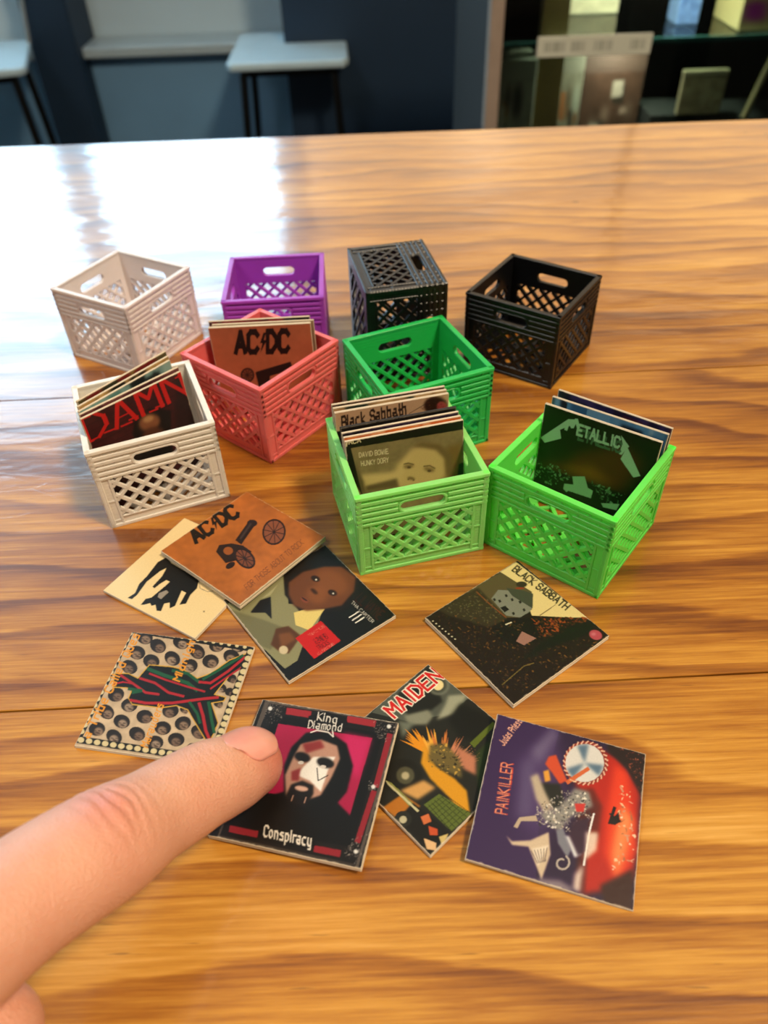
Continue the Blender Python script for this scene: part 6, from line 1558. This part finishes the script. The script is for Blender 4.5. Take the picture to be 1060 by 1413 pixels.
sh = cp('glass_shelf', 16.4, 111.6, -9.9, 108.3, 148.9, -9.3, M_shelf); cp('shelf_edge', 16.4, 111.0, -9.9, 108.3, 111.55, -9.3, M_teal)
cp('glass_shelf', 16.4, 111.6, -27.6, 108.3, 148.9, -27, M_shelf)
cp('brass_upright', 22.6, 114, -73, 26.0, 116, 9, plain('dull_brass', '7c6434', .45, .2))
# long paper strip on the front of the shelf edge
strip = empty('label_strip', (28.6, 109.75, -9.6), (math.pi / 2, 0, 0))
tag(strip, 'long white paper strip with faint printing on the cabinet shelf edge', 'label')
box('card_strip', -7.2, -1.15, -.2, 7.2, 1.15, 0, plain('white_card', 'd8d8c8', .6), strip, .05)
pr = Print(120, 'd4d4c4', 2); r = random.Random(4)
for w0, w1 in ((60, 250), (300, 400), (500, 660), (820, 930)):
    x = w0
    while x < w1:
        pr.poly(r.choice(('7c7c70', '94948a')), 1, .8, np.array([[x, 250], [x + 12, 250], [x + 12, 750], [x, 750]]) / 1000); x += r.randint(22, 34)
print_grid(pr, 14.2, 2.2, .03, strip, 'printed_face')
def item_box(name, label, cat, x0, y0, z0, x1, y1, z1, base, cols, seed, group='goods in the display cabinet'):
    """printed carton: body with a lid seam and a printed front"""
    root = empty(name, ((x0 + x1) / 2, (y0 + y1) / 2, z0)); tag(root, label, cat, group)
    w, d, h = x1 - x0, y1 - y0, z1 - z0; mm = plain(name + '_card', base, .6, nscale=.5)
    MB().box(-w / 2, -d / 2 + .05, 0, w / 2, d / 2, h * .93).build('body', mm, root, bevel=.1)
    MB().box(-w / 2 - .05, -d / 2, h * .86, w / 2 + .05, d / 2 + .05, h).build('lid', mm, root, bevel=.1)
    ops = rnd_ops(cols, seed, 16, False)
    g = print_grid(Print(40, base, seed).run(ops), w - .3, h * .82, 0, root, 'printed_front')
    g.rotation_euler = (math.pi / 2, 0, 0); g.location = Vector((0, -d / 2 + .02, h * .43)) * K
item_box('carton', 'pale grey patterned carton left of the brass upright in the cabinet', 'box', 17.2, 113, -27, 22.3, 124, -11.6, 'a09a88', ['c8c8b8', '5a5048', 'a87840', '383430', 'b8b0a0'], 21)
item_box('carton', 'mottled cream carton just right of the brass upright in the cabinet', 'box', 26.3, 117, -27, 29.6, 127, -12.0, '8a8270', ['a8a898', '604c38', 'a06840', '403830'], 22)
item_box('carton', 'reddish brown carton with pale panels below the white strip', 'box', 29.9, 118, -27, 38.4, 132, -12.4, '543c30', ['8a4a38', 'a89888', '3a3028', '9a8070', 'b0a090'], 23)
item_box('carton', 'cream carton standing on the glass shelf above the white strip', 'box', 27.6, 126, -9.25, 35.5, 134, 2, 'b8ac90', ['c8bca0', 'a09478'], 24)
item_box('carton', 'small blue carton on the glass shelf near the middle', 'box', 41.2, 118, -9.3, 44.2, 122, -4.4, '6a84b8', ['7c94c8', '5a74a8'], 25)
item_box('carton', 'multicoloured magenta, yellow and green carton at the right of the glass shelf', 'box', 47.6, 113, -9.25, 60, 122, -1, 'a89868', ['9a2c88', 'c8b838', '6a8050', 'a02890'], 26)
item_box('picture_card', 'cream card leaning in the dark lower part of the cabinet', 'card', 42.4, 114, -19.4, 48.4, 114.8, -13.9, '9c8a6c', ['a89878', '8a7a60'], 27)
box_ = box('display_block', -6, -4, 0, 6, 4, 7.6, M_cabin); box_.location = Vector((45, 118.2, -27)) * K
tag(box_, 'dark block holding up the cream card in the cabinet', 'block')
stick = MB().tube((0, 0, 0), (2.2, 0, 9.5), .45).tube((2.2, 0, 9.5), (2.35, 0, 10.1), .62).build('wooden_stick', plain('pale_wood_stick', '9a8460', .5), bevel=.1)
stick.location = Vector((51.5, 113, -19.8)) * K; tag(stick, 'pale wooden stick leaning at the right of the cabinet', 'stick')
block2 = box('display_block', -5, -5, 0, 5, 5, 7.1, M_cabin); block2.location = Vector((56.5, 117.5, -27)) * K
tag(block2, 'dark block under the wooden stick in the cabinet', 'block')
M_seat = plain('white_seat', 'cfe6f0', .25, nscale=.1); M_chrome = plain('bright_metal', 'a8b4bc', .25, .9)
def stool(x, y, a, label):
    root = empty('stool', (x, y, FZ), (0, 0, a)); tag(root, label, 'stool', 'white stools behind the table')
    s = MB(); pts = slot(0, 0, 12.5, 6, 6)
    s.prism([[(-13, -15), (13, -15), (14, -13), (13.5, 14), (12, 15.5), (-12, 15.5), (-13.5, 14), (-14, -13)]], 43.6, 45.4, 'z').build('seat', M_seat, root, bevel=.6, seg=3)
    MB().box(-11, -12.5, 42, 11, 12.5, 43.6).build('seat_frame', M_dark, root)
    for sx in (-1, 1):
        for sy in (-1, 1): MB().tube((sx * 10.5, sy * 12, 42.5), (sx * 13, sy * 14.5, 0), .9).build('leg', M_dark, root, smooth=False)
    for sy in (-1, 1): MB().tube((-12, sy * 13.6, 16), (12, sy * 13.6, 16), .6).build('stretcher', M_chrome, root)
    MB().tube((13.4, 12, 45), (14.5, 15, 56), .7).tube((14.5, 15, 56), (12.5, 15.6, 57), .7).build('seat_handle', M_chrome, root)
stool(-18.5, 212, .02, 'white stool with a bright metal handle standing before the blue wall')
stool(-96, 212, .25, 'white stool at the far left edge of the picture')
